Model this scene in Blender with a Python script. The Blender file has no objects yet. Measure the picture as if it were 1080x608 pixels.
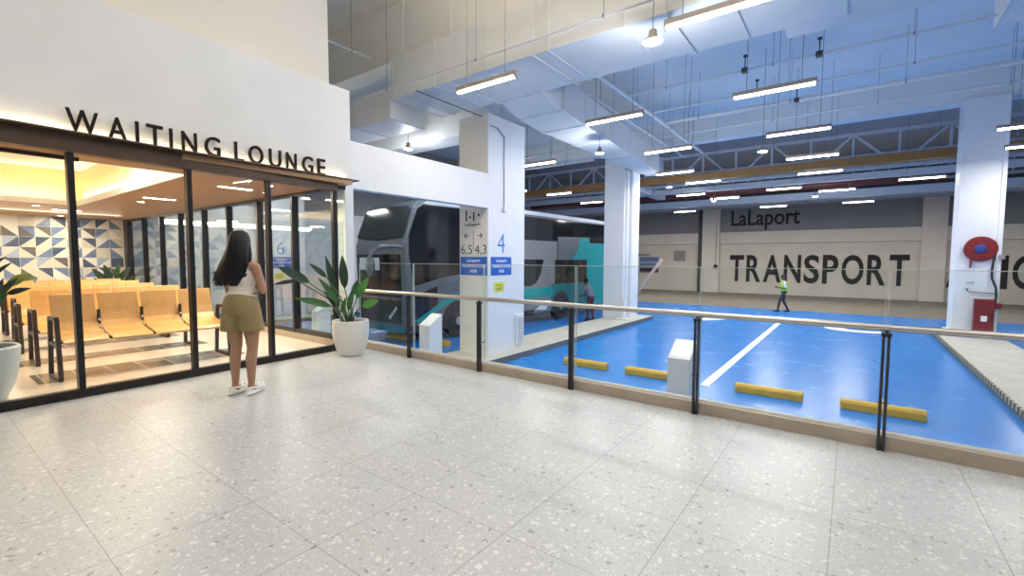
import bpy, bmesh, math, random
from mathutils import Vector, Matrix, Euler
random.seed(7)
R = math.radians
SC = bpy.context.scene
COL = SC.collection
PI = math.pi

# ------------------------------------------------------------------ materials
def mat(name, c, rough=.5, metal=0.0, emit=0.0, ec=None, noise=0.0, nscale=6.0, bump=0.0, bscale=40.0, spec=None, stretch=None):
    m = bpy.data.materials.new(name); m.use_nodes = True
    nt = m.node_tree; b = nt.nodes['Principled BSDF']
    b.inputs['Base Color'].default_value = (*c, 1); b.inputs['Roughness'].default_value = rough
    b.inputs['Metallic'].default_value = metal
    if spec is not None: b.inputs['Specular IOR Level'].default_value = spec
    if emit:
        b.inputs['Emission Color'].default_value = (*(ec or c), 1); b.inputs['Emission Strength'].default_value = emit
    if noise or bump:
        tc = nt.nodes.new('ShaderNodeTexCoord')
        src = tc.outputs['Object']
        if stretch:
            mp = nt.nodes.new('ShaderNodeMapping'); mp.inputs['Scale'].default_value = stretch
            nt.links.new(src, mp.inputs['Vector']); src = mp.outputs['Vector']
        n = nt.nodes.new('ShaderNodeTexNoise'); n.inputs['Scale'].default_value = nscale; n.inputs['Detail'].default_value = 5
        nt.links.new(src, n.inputs['Vector'])
        if noise:
            r = nt.nodes.new('ShaderNodeValToRGB')
            r.color_ramp.elements[0].position = .3; r.color_ramp.elements[1].position = .7
            r.color_ramp.elements[0].color = (*[max(0, x*(1-noise)) for x in c], 1)
            r.color_ramp.elements[1].color = (*[min(1, x*(1+noise)) for x in c], 1)
            nt.links.new(n.outputs['Fac'], r.inputs['Fac']); nt.links.new(r.outputs['Color'], b.inputs['Base Color'])
        if bump:
            n2 = nt.nodes.new('ShaderNodeTexNoise'); n2.inputs['Scale'].default_value = bscale
            nt.links.new(src, n2.inputs['Vector'])
            bp = nt.nodes.new('ShaderNodeBump'); bp.inputs['Strength'].default_value = bump; bp.inputs['Distance'].default_value = .01
            nt.links.new(n2.outputs['Fac'], bp.inputs['Height']); nt.links.new(bp.outputs['Normal'], b.inputs['Normal'])
    return m

def glass(name, tint, refl=.5, rough=.0):
    m = bpy.data.materials.new(name); m.use_nodes = True
    nt = m.node_tree; nt.nodes.clear()
    o = nt.nodes.new('ShaderNodeOutputMaterial'); mx = nt.nodes.new('ShaderNodeMixShader')
    t = nt.nodes.new('ShaderNodeBsdfTransparent'); t.inputs['Color'].default_value = (*tint, 1)
    g = nt.nodes.new('ShaderNodeBsdfGlossy'); g.inputs['Roughness'].default_value = rough
    ge = nt.nodes.new('ShaderNodeNewGeometry'); dp = nt.nodes.new('ShaderNodeVectorMath'); dp.operation = 'DOT_PRODUCT'
    nt.links.new(ge.outputs['Normal'], dp.inputs[0]); nt.links.new(ge.outputs['Incoming'], dp.inputs[1])
    def mt(op, a, b=None):
        x = nt.nodes.new('ShaderNodeMath'); x.operation = op
        for i, v in enumerate((a, b)):
            if v is None: continue
            if isinstance(v, (int, float)): x.inputs[i].default_value = v
            else: nt.links.new(v, x.inputs[i])
        return x.outputs[0]
    sch = mt('ADD', mt('MULTIPLY', mt('POWER', mt('SUBTRACT', 1.0, mt('ABSOLUTE', dp.outputs['Value'])), 5.0), .96), .04)
    nt.links.new(mt('MULTIPLY', sch, refl), mx.inputs['Fac'])
    nt.links.new(t.outputs[0], mx.inputs[1]); nt.links.new(g.outputs[0], mx.inputs[2]); nt.links.new(mx.outputs[0], o.inputs['Surface'])
    return m

class NT:
    """tiny node helper"""
    def __init__(s, m): s.nt = m.node_tree; s.b = s.nt.nodes['Principled BSDF']
    def n(s, t, **kw):
        x = s.nt.nodes.new(t)
        for k, v in kw.items(): setattr(x, k, v)
        return x
    def l(s, a, b): s.nt.links.new(a, b)
    def m(s, op, a, b=None, c=None):
        x = s.nt.nodes.new('ShaderNodeMath'); x.operation = op
        for i, v in enumerate((a, b, c)):
            if v is None: continue
            if isinstance(v, (int, float)): x.inputs[i].default_value = v
            else: s.l(v, x.inputs[i])
        return x.outputs[0]
    def mix(s, f, a, b):
        x = s.nt.nodes.new('ShaderNodeMix'); x.data_type = 'RGBA'
        if isinstance(f, (int, float)): x.inputs[0].default_value = f
        else: s.l(f, x.inputs[0])
        for i, v in ((6, a), (7, b)):
            if isinstance(v, tuple): x.inputs[i].default_value = (*v, 1)
            else: s.l(v, x.inputs[i])
        return x.outputs[2]

def terrazzo():
    m = mat('terrazzo', (.5, .5, .5), .27); N = NT(m)
    pos = N.n('ShaderNodeNewGeometry').outputs['Position']
    col = None
    base = N.n('ShaderNodeTexNoise'); base.inputs['Scale'].default_value = 1.6; base.inputs['Detail'].default_value = 6; N.l(pos, base.inputs['Vector'])
    col = N.mix(base.outputs['Fac'], (.42, .432, .442), (.505, .515, .52))
    warp = N.n('ShaderNodeTexNoise'); warp.inputs['Scale'].default_value = 14; N.l(pos, warp.inputs['Vector'])
    wv = N.n('ShaderNodeVectorMath', operation='SCALE'); wv.inputs['Scale'].default_value = .07; N.l(warp.outputs['Color'], wv.inputs[0])
    av = N.n('ShaderNodeVectorMath', operation='ADD'); N.l(pos, av.inputs[0]); N.l(wv.outputs[0], av.inputs[1])
    for sc, thr, cc in ((24, .3, None), (48, .28, None), (85, .28, None)):
        v = N.n('ShaderNodeTexVoronoi'); v.inputs['Scale'].default_value = sc; N.l(av.outputs[0], v.inputs['Vector'])
        mask = N.m('LESS_THAN', v.outputs['Distance'], thr)
        sp = N.n('ShaderNodeSeparateColor'); N.l(v.outputs['Color'], sp.inputs[0])
        rp = N.n('ShaderNodeValToRGB'); rp.color_ramp.interpolation = 'CONSTANT'
        el = rp.color_ramp.elements
        el[0].position = 0; el[0].color = (.68, .68, .67, 1); el[1].position = .36; el[1].color = (.42, .43, .445, 1)
        e = el.new(.62); e.color = (.5, .48, .46, 1); e = el.new(.76); e.color = (.2, .2, .215, 1); e = el.new(.9); e.color = (.72, .72, .72, 1)
        N.l(sp.outputs[0], rp.inputs['Fac'])
        keep = N.m('GREATER_THAN', sp.outputs[1], .2)
        f = N.m('MULTIPLY', N.m('MULTIPLY', mask, keep), .7)
        col = N.mix(f, col, rp.outputs['Color'])
    sx = N.n('ShaderNodeSeparateXYZ'); N.l(pos, sx.inputs[0])
    def line(co, off, pitch, w):
        fr = N.m('FRACT', N.m('DIVIDE', N.m('SUBTRACT', co, off - w/2 - 100*pitch), pitch))
        return N.m('LESS_THAN', fr, w/pitch)
    j = N.m('MAXIMUM', line(sx.outputs[0], -.035, .655, .0055), line(sx.outputs[1], .515, .615, .0045))
    col = N.mix(N.m('MULTIPLY', j, .6), col, (.16, .15, .14))
    N.l(col, N.b.inputs['Base Color'])
    rn = N.n('ShaderNodeTexNoise'); rn.inputs['Scale'].default_value = 2.2; N.l(pos, rn.inputs['Vector'])
    N.l(N.m('MULTIPLY_ADD', rn.outputs['Fac'], .14, .27), N.b.inputs['Roughness']); N.b.inputs['Specular IOR Level'].default_value = .35
    return m

def epoxy():
    m = mat('blue_epoxy', (.01, .2, .7), .25); N = NT(m)
    pos = N.n('ShaderNodeNewGeometry').outputs['Position']
    n = N.n('ShaderNodeTexNoise'); n.inputs['Scale'].default_value = 1.1; n.inputs['Detail'].default_value = 7; N.l(pos, n.inputs['Vector'])
    col = N.mix(n.outputs['Fac'], (.004, .175, .58), (.009, .225, .68))
    N.l(col, N.b.inputs['Base Color'])
    N.l(N.m('MULTIPLY_ADD', n.outputs['Fac'], .12, .2), N.b.inputs['Roughness']); N.b.inputs['Specular IOR Level'].default_value = .32
    n2 = N.n('ShaderNodeTexNoise'); n2.inputs['Scale'].default_value = 9; N.l(pos, n2.inputs['Vector'])
    bp = N.n('ShaderNodeBump'); bp.inputs['Strength'].default_value = .05; bp.inputs['Distance'].default_value = .02
    N.l(n2.outputs['Fac'], bp.inputs['Height']); N.l(bp.outputs['Normal'], N.b.inputs['Normal'])
    return m

def lounge_floor_mat():
    m = mat('lounge_tile', (.62, .55, .46), .22); N = NT(m)
    pos = N.n('ShaderNodeNewGeometry').outputs['Position']
    sx = N.n('ShaderNodeSeparateXYZ'); N.l(pos, sx.inputs[0])
    n = N.n('ShaderNodeTexNoise'); n.inputs['Scale'].default_value = 2.5; n.inputs['Detail'].default_value = 6; N.l(pos, n.inputs['Vector'])
    col = N.mix(n.outputs['Fac'], (.6, .53, .44), (.72, .65, .56))
    band = None
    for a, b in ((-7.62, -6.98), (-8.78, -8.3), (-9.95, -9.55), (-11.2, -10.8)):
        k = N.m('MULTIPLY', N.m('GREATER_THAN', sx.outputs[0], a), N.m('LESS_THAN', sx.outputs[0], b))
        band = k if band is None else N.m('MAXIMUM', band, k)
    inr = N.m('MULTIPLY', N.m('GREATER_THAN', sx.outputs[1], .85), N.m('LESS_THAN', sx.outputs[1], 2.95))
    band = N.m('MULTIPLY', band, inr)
    cell = N.m('FLOOR', N.m('DIVIDE', sx.outputs[1], .3)); row = N.m('FLOOR', N.m('DIVIDE', sx.outputs[0], .32))
    cv = N.n('ShaderNodeCombineXYZ'); N.l(cell, cv.inputs[0]); N.l(row, cv.inputs[1])
    wn = N.n('ShaderNodeTexWhiteNoise'); N.l(cv.outputs[0], wn.inputs['Vector'])
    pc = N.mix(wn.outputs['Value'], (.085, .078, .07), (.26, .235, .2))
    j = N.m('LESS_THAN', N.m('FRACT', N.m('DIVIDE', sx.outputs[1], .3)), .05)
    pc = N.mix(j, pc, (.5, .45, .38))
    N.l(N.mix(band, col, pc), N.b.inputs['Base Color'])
    return m

def wood(name, c1, c2, rough=.4, sc=(1, 12, 12), ns=2.0):
    m = mat(name, c1, rough); N = NT(m)
    tc = N.n('ShaderNodeTexCoord'); mp = N.n('ShaderNodeMapping'); mp.inputs['Scale'].default_value = sc
    N.l(tc.outputs['Object'], mp.inputs['Vector'])
    n = N.n('ShaderNodeTexNoise'); n.inputs['Scale'].default_value = ns; n.inputs['Detail'].default_value = 8; N.l(mp.outputs['Vector'], n.inputs['Vector'])
    N.l(N.mix(n.outputs['Fac'], c1, c2), N.b.inputs['Base Color'])
    return m

M = {}
M['terrazzo'] = terrazzo(); M['epoxy'] = epoxy(); M['lounge_floor'] = lounge_floor_mat()
M['plaster'] = mat('white_plaster', (.74, .735, .72), .75, noise=.045, nscale=1.3, bump=.15, bscale=8)
M['plaster_warm'] = mat('warm_plaster', (.75, .71, .64), .75, noise=.03, nscale=1)
M['white'] = mat('white_paint', (.78, .78, .775), .6, noise=.02, nscale=2)
M['pillar'] = mat('pillar_white', (.76, .77, .785), .55, noise=.02, nscale=2)
M['pillar_cream'] = mat('pillar_cream', (.78, .73, .64), .55, noise=.03, nscale=3)
M['ceiling'] = mat('ceiling_paint', (.76, .76, .75), .85, noise=.05, nscale=.8)
M['beige_ceiling'] = mat('beige_ceiling', (.82, .775, .69), .8, noise=.04, nscale=1)
M['cream'] = mat('cream_wall', (.7, .64, .55), .75, noise=.06, nscale=.8)
M['cream2'] = mat('cream_beam', (.74, .68, .59), .75, noise=.04, nscale=.8)
M['greywall'] = mat('grey_wall', (.3, .295, .3), .8, noise=.06, nscale=1)
M['duct'] = mat('duct_white', (.74, .725, .69), .55, noise=.03, nscale=2)
M['ductseam'] = mat('duct_seam', (.4, .4, .4), .5)
M['roofdark'] = mat('roof_deck', (.36, .42, .5), .8, noise=.15, nscale=2, stretch=(1, 12, 1))
M['steel_blue'] = mat('painted_steel', (.5, .53, .58), .5)
M['ochre'] = mat('ochre_paint', (.3, .15, .045), .5, noise=.1, nscale=3)
M['darkred'] = mat('dark_red_paint', (.1, .02, .018), .5)
M['pipe'] = mat('white_pipe', (.7, .7, .69), .45)
M['darkgap'] = mat('dark_metal', (.05, .05, .055), .5)
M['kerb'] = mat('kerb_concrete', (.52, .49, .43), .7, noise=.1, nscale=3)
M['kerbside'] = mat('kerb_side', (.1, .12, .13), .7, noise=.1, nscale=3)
M['sill'] = mat('beige_stone', (.4, .335, .265), .45, noise=.1, nscale=4)
M['asphalt'] = mat('brown_screed', (.21, .175, .14), .55, noise=.15, nscale=1.2)
M['line'] = mat('road_paint', (.8, .82, .84), .5, noise=.06, nscale=5)
M['yellow'] = mat('yellow_paint', (.62, .36, .03), .5, noise=.1, nscale=6)
M['hazard'] = mat('worn_hazard_paint', (.42, .36, .2), .6, noise=.2, nscale=8)
M['black'] = mat('black_paint', (.012, .012, .014), .5)
M['frame'] = mat('bronze_black_frame', (.012, .010, .010), .35, metal=.2)
M['beam'] = mat('brown_bronze', (.1, .06, .038), .4, metal=.3, noise=.1, nscale=3)
M['letter'] = mat('dark_bronze_letter', (.014, .008, .007), .6, spec=.2)
M['glass'] = glass('clear_glass', (.95, .975, .97), .5)
M['glass_lounge'] = glass('lounge_glass', (.97, .98, .975), .5)
M['glass_tint'] = glass('tinted_film_glass', (.88, .95, .96), 1.6)
M['glass_edge'] = mat('polished_glass_edge', (.5, .6, .57), .25)
M['steel'] = mat('brushed_steel', (.52, .49, .46), .3, metal=1.0)
M['darksteel'] = mat('dark_steel', (.055, .055, .06), .35, metal=.6)
M['midsteel'] = mat('satin_steel', (.25, .25, .26), .35, metal=.9)
M['ply'] = wood('oak_plywood', (.6, .31, .085), (.74, .43, .15), .35, (10, 10, 1), 2)
M['woodceil'] = wood('walnut_ceiling', (.38, .21, .09), (.5, .3, .145), .5, (1, 8, 8), 1.5)
M['woodtray'] = wood('oak_tray', (.7, .54, .28), (.8, .63, .36), .5, (9, 9, 1), 2)
M['benchleg'] = mat('brown_steel', (.045, .025, .018), .4, metal=.3)
M['led'] = mat('warm_led', (1, .8, .45), .5, emit=7, ec=(1, .82, .52))
M['downled'] = mat('white_led', (1, 1, 1), .5, emit=14, ec=(1, .94, .82))
M['tube'] = mat('tube_led', (1, 1, 1), .5, emit=16, ec=(1, .93, .82))
M['panel'] = mat('fill_panel_led', (1, 1, 1), .5, emit=2.0, ec=(1, .98, .95))
M['flood'] = mat('flood_led', (1, 1, 1), .5, emit=30, ec=(.86, .94, 1))
M['fixture'] = mat('fixture_metal', (.34, .29, .26), .45, metal=.2)
M['navy'] = mat('navy_tile', (.06, .085, .15), .35); M['slate'] = mat('slate_tile', (.14, .2, .34), .35, noise=.2, nscale=9)
M['brownt'] = mat('brown_tile', (.12, .105, .1), .35); M['creamt'] = mat('cream_tile', (.6, .56, .48), .35)
M['whitet'] = mat('white_tile', (.72, .7, .66), .35); M['paleblue'] = mat('paleblue_tile', (.33, .4, .5), .35)
M['pot'] = mat('white_pot', (.72, .72, .68), .35); M['greypot'] = mat('pale_grey_pot', (.55, .61, .62), .45)
M['soil'] = mat('soil', (.03, .02, .012), .9)
M['leaf'] = mat('leaf_green', (.028, .11, .028), .5, noise=.3, nscale=7); M['leaf2'] = mat('leaf_bright', (.06, .22, .035), .5, noise=.25, nscale=7)
M['leafd'] = mat('leaf_dark', (.014, .045, .02), .5, noise=.3, nscale=7)
M['stem'] = mat('leaf_stem', (.07, .14, .06), .5); M['leafdry'] = mat('dry_leaf', (.12, .07, .03), .6); M['leaflime'] = mat('lime_leaf', (.35, .4, .06), .5)
M['signblue'] = mat('sign_blue', (.008, .12, .5), .4); M['num'] = mat('sign_navy', (.012, .02, .06), .5); M['numblue'] = mat('number_blue', (.01, .2, .55), .5)
M['signyellow'] = mat('sign_yellow', (.75, .75, .06), .5); M['signwhite'] = mat('sign_white', (.85, .88, .9), .5)
M['paintletter'] = mat('black_wall_letter', (.014, .013, .013), .7)
M['bus_silver'] = mat('coach_silver', (.15, .18, .205), .3, metal=.3); M['bus_grey'] = mat('coach_grey', (.24, .25, .26), .35, metal=.2)
M['bus_glass'] = mat('coach_black_glass', (.012, .014, .018), .06); M['bus_teal'] = mat('coach_teal', (.0, .3, .3), .3)
M['bus_teal_dark'] = mat('coach_deep_teal', (.0, .15, .17), .35)
M['bus_white'] = mat('coach_white', (.72, .76, .8), .3); M['bus_black'] = mat('coach_black_trim', (.02, .02, .022), .4)
M['bus_glass2'] = mat('coach_windscreen', (.045, .055, .06), .08)
M['tyre'] = mat('tyre_rubber', (.02, .02, .02), .7); M['rim'] = mat('wheel_rim', (.45, .45, .46), .35, metal=.8)
M['salmon'] = mat('salmon_paint', (.7, .5, .38), .5)
M['paper'] = mat('paper', (.6, .66, .68), .7); M['headl'] = mat('headlamp', (.6, .65, .7), .15)
M['red'] = mat('fire_red', (.2, .014, .017), .4); M['blue_hub'] = mat('hub_blue', (.03, .06, .25), .4); M['hose'] = mat('black_hose', (.02, .02, .022), .5)
M['skin'] = mat('skin', (.37, .2, .125), .5, noise=.06, nscale=10); M['hair'] = mat('black_hair', (.005, .004, .005), .42, spec=.3, bump=.35, bscale=9, stretch=(12, 12, .8))
M['tank'] = mat('cream_knit', (.66, .60, .52), .85, bump=.3, bscale=110); M['khaki'] = mat('khaki_cotton', (.26, .195, .09), .85, noise=.08, nscale=6, bump=.6, bscale=11)
M['clog'] = mat('white_clog', (.78, .78, .76), .5); M['clogdark'] = mat('clog_hole', (.03, .03, .03), .6)
M['hivis'] = mat('hi_vis_lime', (.42, .68, .03), .6); M['reflect'] = mat('reflective_tape', (.6, .62, .6), .4); M['dkcloth'] = mat('dark_trousers', (.03, .032, .04), .8)
M['whitecloth'] = mat('white_cloth', (.68, .68, .72), .8); M['skin2'] = mat('brown_skin', (.12, .07, .05), .5); M['lav'] = mat('pale_lavender_cloth', (.17, .17, .23), .8)
M['maroon'] = mat('maroon_cloth', (.07, .02, .035), .8)

# ------------------------------------------------------------------ mesh builder
class MB:
    def __init__(s): s.bm = bmesh.new()
    def _f(s, vs, mi=0):
        try:
            f = s.bm.faces.new(vs); f.material_index = mi; return f
        except ValueError: return None
    def box(s, x0, x1, y0, y1, z0, z1, mi=0):
        v = [s.bm.verts.new((x, y, z)) for x in (x0, x1) for y in (y0, y1) for z in (z0, z1)]
        for q in ((0, 1, 3, 2), (4, 6, 7, 5), (0, 4, 5, 1), (2, 3, 7, 6), (0, 2, 6, 4), (1, 5, 7, 3)): s._f([v[i] for i in q], mi)
        return s
    def ring(s, c, u, v, ru, rv, n):
        return [s.bm.verts.new(c + u*ru*math.cos(2*PI*i/n) + v*rv*math.sin(2*PI*i/n)) for i in range(n)]
    def loft(s, rings, cap=True, mi=0, close=True):
        for a, b in zip(rings, rings[1:]):
            n = len(a)
            for i in range(n if close else n-1): s._f([a[i], a[(i+1) % n], b[(i+1) % n], b[i]], mi)
        if cap: s._f(rings[0][::-1], mi); s._f(rings[-1], mi)
        return s
    def tube(s, pts, r, n=10, mi=0, cap=True):
        pts = [Vector(p) for p in pts]; rr = r if isinstance(r, (list, tuple)) else [r]*len(pts); rings = []; up = None
        for i, p in enumerate(pts):
            d = (pts[min(i+1, len(pts)-1)] - pts[max(i-1, 0)]).normalized()
            if up is None: up = Vector((0, 0, 1)) if abs(d.z) < .9 else Vector((1, 0, 0))
            u = d.cross(up).normalized(); v = u.cross(d).normalized(); up = v
            rings.append(s.ring(p, u, v, rr[i], rr[i], n))
        return s.loft(rings, cap, mi)
    def cyl(s, p, q, r, n=16, r2=None, mi=0): return s.tube([p, q], [r, r if r2 is None else r2], n, mi)
    def bar(s, p, q, w, h, mi=0):
        p, q = Vector(p), Vector(q); d = (q-p).normalized(); up = Vector((0, 0, 1)) if abs(d.z) < .95 else Vector((0, 1, 0))
        u = d.cross(up).normalized()*w/2; v = u.cross(d).normalized()*h/2
        return s.loft([[s.bm.verts.new(c+a) for a in (u+v, -u+v, -u-v, u-v)] for c in (p, q)], True, mi)
    def prism(s, poly, o, a, b, n, d, mi=0):
        """2-D polygon in (a,b) axes from o, extruded d along n"""
        o, a, b, n = Vector(o), Vector(a), Vector(b), Vector(n)
        r0 = [s.bm.verts.new(o + a*x + b*y) for x, y in poly]; r1 = [s.bm.verts.new(o + a*x + b*y + n*d) for x, y in poly]
        return s.loft([r0, r1], True, mi)
    def lathe(s, prof, c=(0, 0, 0), n=32, mi=0, axis='z'):
        c = Vector(c); rings = []
        ax = {'z': (Vector((1, 0, 0)), Vector((0, 1, 0)), Vector((0, 0, 1))), 'y': (Vector((1, 0, 0)), Vector((0, 0, 1)), Vector((0, 1, 0))), 'x': (Vector((0, 1, 0)), Vector((0, 0, 1)), Vector((1, 0, 0)))}[axis]
        for r, z in prof: rings.append(s.ring(c + ax[2]*z, ax[0], ax[1], max(r, .0005), max(r, .0005), n))
        return s.loft(rings, True, mi)
    def ball(s, c, r, rot=None, n=16, m=10, mi=0):
        c = Vector(c); r = Vector(r) if not isinstance(r, (int, float)) else Vector((r, r, r)); E = Euler(rot).to_matrix() if rot else Matrix.Identity(3); rings = []
        for j in range(m+1):
            t = PI*j/m; st = max(math.sin(t), .02)
            rings.append([s.bm.verts.new(c + E @ Vector((r.x*st*math.cos(2*PI*i/n), r.y*st*math.sin(2*PI*i/n), -r.z*math.cos(t)))) for i in range(n)])
        return s.loft(rings, True, mi)
    def text(s, txt, o, a, b, w=None, h=None, depth=.004, bold=0.0, mi=0, center=False):
        a, b = Vector(a).normalized(), Vector(b).normalized(); o = Vector(o); nn = a.cross(b)
        cu = bpy.data.curves.new('t', 'FONT'); cu.body = txt; cu.size = 1; cu.offset = bold; cu.resolution_u = 4; cu.extrude = .5
        ob = bpy.data.objects.new('t', cu); COL.objects.link(ob)
        dg = bpy.context.evaluated_depsgraph_get(); dg.update(); me = bpy.data.meshes.new_from_object(ob.evaluated_get(dg))
        xs = [v.co.x for v in me.vertices]; ys = [v.co.y for v in me.vertices]
        x0, x1, y0, y1 = min(xs), max(xs), min(ys), max(ys)
        sx = w/(x1-x0) if w else None; sy = h/(y1-y0) if h else None
        sx = sx or sy; sy = sy or sx
        dx = -(x1-x0)*sx/2 if center else 0
        vs = [s.bm.verts.new(o + a*((v.co.x-x0)*sx + dx) + b*((v.co.y-y0)*sy) + nn*((v.co.z+.5)*depth)) for v in me.vertices]
        for p in me.polygons: s._f([vs[i] for i in p.vertices], mi)
        bpy.data.objects.remove(ob); bpy.data.curves.remove(cu); bpy.data.meshes.remove(me)
        return s
    def link(s, name, mats, parent=None, loc=(0, 0, 0), rotz=0, smooth=False, bevel=0, seg=2, fix=True):
        if fix: bmesh.ops.recalc_face_normals(s.bm, faces=s.bm.faces)
        me = bpy.data.meshes.new(name); s.bm.to_mesh(me); s.bm.free()
        if not isinstance(mats, (list, tuple)): mats = [mats]
        for x in mats: me.materials.append(M[x] if isinstance(x, str) else x)
        if smooth:
            for p in me.polygons: p.use_smooth = True
            try: me.set_sharp_from_angle(angle=R(40))
            except Exception: pass
        o = bpy.data.objects.new(name, me); COL.objects.link(o); o.parent = parent
        o.location = loc; o.rotation_euler = (0, 0, rotz)
        if bevel:
            bv = o.modifiers.new('bev', 'BEVEL'); bv.width = bevel; bv.segments = seg; bv.limit_method = 'ANGLE'; bv.angle_limit = R(40)
        return o

def tag(o, label=None, cat=None, group=None, kind=None):
    for k, v in (('label', label), ('category', cat), ('group', group), ('kind', kind)):
        if v: o[k] = v
    return o
def thing(name, label, cat, loc=(0, 0, 0), rotz=0, group=None):
    o = bpy.data.objects.new(name, None); COL.objects.link(o); o.location = loc; o.rotation_euler = (0, 0, rotz); o.empty_display_size = .1
    return tag(o, label, cat, group)
def struct(name, mb, mats, **k): return tag(mb.link(name, mats, **k), kind='structure')
def copy_tree(o, label=None, parent=None):
    c = o.copy(); COL.objects.link(c); c.parent = parent
    if label: c['label'] = label
    for ch in [x for x in bpy.data.objects if x.parent == o]: copy_tree(ch, None, c)
    return c
def area(loc, sx, sy, power, color=(1, 1, 1), rot=(0, 0, 0), spread=180):
    l = bpy.data.lights.new('lamp', 'AREA'); l.shape = 'RECTANGLE'; l.size = sx; l.size_y = sy; l.energy = power; l.color = color; l.spread = R(spread)
    o = bpy.data.objects.new('lamp', l); COL.objects.link(o); o.location = loc; o.rotation_euler = rot
    return o

X, Y, Z = Vector((1, 0, 0)), Vector((0, 1, 0)), Vector((0, 0, 1))
FLOOR2 = -1.0           # parking floor level
CEIL = 6.9
# facade frame of the lounge
FP, FA = Vector((-6.0, .48, 0)), .0477
# ------------------------------------------------------------------ SETTING
struct('floor', MB().box(-6.35, 14, -9, 4.36, -1.0, 0), 'terrazzo')
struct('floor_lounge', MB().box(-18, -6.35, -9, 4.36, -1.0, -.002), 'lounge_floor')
struct('floor_parking', MB().box(-24, 14, 4.36, 25.2, -1.3, FLOOR2), 'epoxy')
struct('floor_lane', MB().box(-24, 14, 25.2, 37, -1.3, FLOOR2+.001), 'asphalt')
b = MB().box(-24.3, 14, 36.4, 36.9, -1, 3.4, 0).box(-24.3, 14, 36.4, 36.9, 3.4, 7.7, 1)
b.box(-24.3, -9.15, 36.2, 36.4, 2.58, 3.4, 2).box(-7.9, 3.2, 36.2, 36.4, 2.58, 3.4, 2).box(4.3, 14, 36.2, 36.4, 2.58, 3.4, 2)
struct('wall_back', b, ['cream', 'greywall', 'cream2'])
for i, (a, c) in enumerate(((-9.1, -7.9), (3.2, 4.3), (13, 14), (-21, -19.9))):
    struct('pilaster', MB().box(a, c, 36.05, 36.4, -1, 5.4), 'cream2')
struct('trim_corner', MB().box(-9.4, -9.15, 36.15, 36.4, -1, 5.6), 'darkgap')
struct('wall_left', MB().box(-18.3, -18, 4.36, 37, -1, 3.3, 0).box(-18.3, -18, 4.36, 37, 3.3, 7.7, 1), ['white', 'greywall'])
struct('wall_right', MB().box(14, 14.3, -9, 37, -1, 7.7), 'white')
struct('wall_upper', MB().box(-6.85, -6.61, -9, 4.12, 3.89, CEIL), 'plaster_warm')
struct('ceiling', MB().box(-6.9, 14, 6.9, 19.4, CEIL, CEIL+.25).box(-24, -6.9, 12, 19.4, CEIL, CEIL+.25), 'ceiling')
struct('ceiling_concourse', MB().box(-24, 14, -9, 6.9, CEIL, CEIL+.25).box(-24, -6.9, 6.9, 12, CEIL, CEIL+.25), 'beige_ceiling')
struct('ceiling_deck', MB().box(-24, 14, 19.4, 37, 7.6, 7.8), 'roofdark')
struct('ceiling_beam', MB().box(-24, 14, 19.0, 19.6, 6.05, CEIL), 'ceiling')
struct('ceiling_beam', MB().box(-24, 14, 6.75, 7.3, 5.72, CEIL), 'beige_ceiling')  # set back and dropped to block blue floor light from the concourse ceiling
struct('ceiling_beam', MB().box(-24, 14, 34.6, 35.2, 5.0, 5.7), 'roofdark')
struct('ceiling_beam', MB().box(-24, -7.5, 8.5, 9.2, 4.45, 5.6), 'ceiling')
struct('roof_eaves', MB().box(-24, 14, 35.2, 36.4, 5.55, 5.7), 'roofdark')
# header wall with its end pier, and the pillars
struct('wall_header', MB().box(-6.79, -6.61, 4.17, 8.0, 2.52, 3.28), 'white')
struct('pier', MB().box(-6.82, -6.612, 4.365, 4.52, FLOOR2, 2.52), 'white')
b = MB().box(-7.49, -6.61, 7.984, 9.4, FLOOR2, 4.62, 0)
pil4 = struct('pillar', b, 'pillar', bevel=.012)
for y0, z0, z1 in ((7.976, 3.28, 4.5), (7.976, -.85, 2.52)):
    struct('pillar_cladding', MB().box(-7.48, -6.625, y0, 7.985, z0, z1), 'pillar_cream')
struct('pillar', MB().box(-17.78, -16.9, 7.984, 9.4, FLOOR2, CEIL), 'pillar', bevel=.012)
b = MB().box(-7.65, -6.86, 16.15, 17.3, FLOOR2, 5.9).box(-6.86, -6.7, 16.55, 17.25, FLOOR2, 5.2).box(-6.86, -6.78, 16.3, 16.42, -.4, 4.7)
struct('pillar', b, 'pillar', bevel=.01)
struct('pillar', MB().box(2.45, 3.40, 18.85, 19.7, FLOOR2, 6.1).box(2.36, 3.48, 18.75, 19.75, -.86, -.72).box(3.3, 3.4, 18.8, 18.85, -.7, 6.05), 'pillar', bevel=.01)
struct('pillar', MB().box(-17.8, -16.95, 16.15, 17.3, FLOOR2, 5.9), 'pillar', bevel=.01)
# kerb islands
def island(x0, x1, y0, y1, hazard=False):
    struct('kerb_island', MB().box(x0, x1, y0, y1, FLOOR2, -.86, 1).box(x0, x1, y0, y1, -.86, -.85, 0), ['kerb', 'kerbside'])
    if hazard:
        bb = MB(); n = 64; L = (y1-y0)/n
        for i in range(n): bb.box(x0-.006, x0+.03, y0+i*L, y0+(i+.5)*L, FLOOR2+.06, -.846, 0); bb.box(x0-.006, x0+.03, y0+(i+.5)*L, y0+(i+1)*L, FLOOR2+.06, -.846, 1)
        struct('trim_kerb', bb, ['black', 'hazard'])
island(-7.62, -6.3, 6.2, 17.9); island(2.12, 3.55, 6.2, 19.8, True); island(-17.9, -16.6, 6.2, 17.9)
# railing kerb
struct('trim_sill', MB().box(-6.2, 14, 4.21, 4.36, 0, .1), 'sill')
struct('trim_sill', MB().box(-17.3, -6.2, 4.02, 4.36, 0, .1), 'sill')
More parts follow.
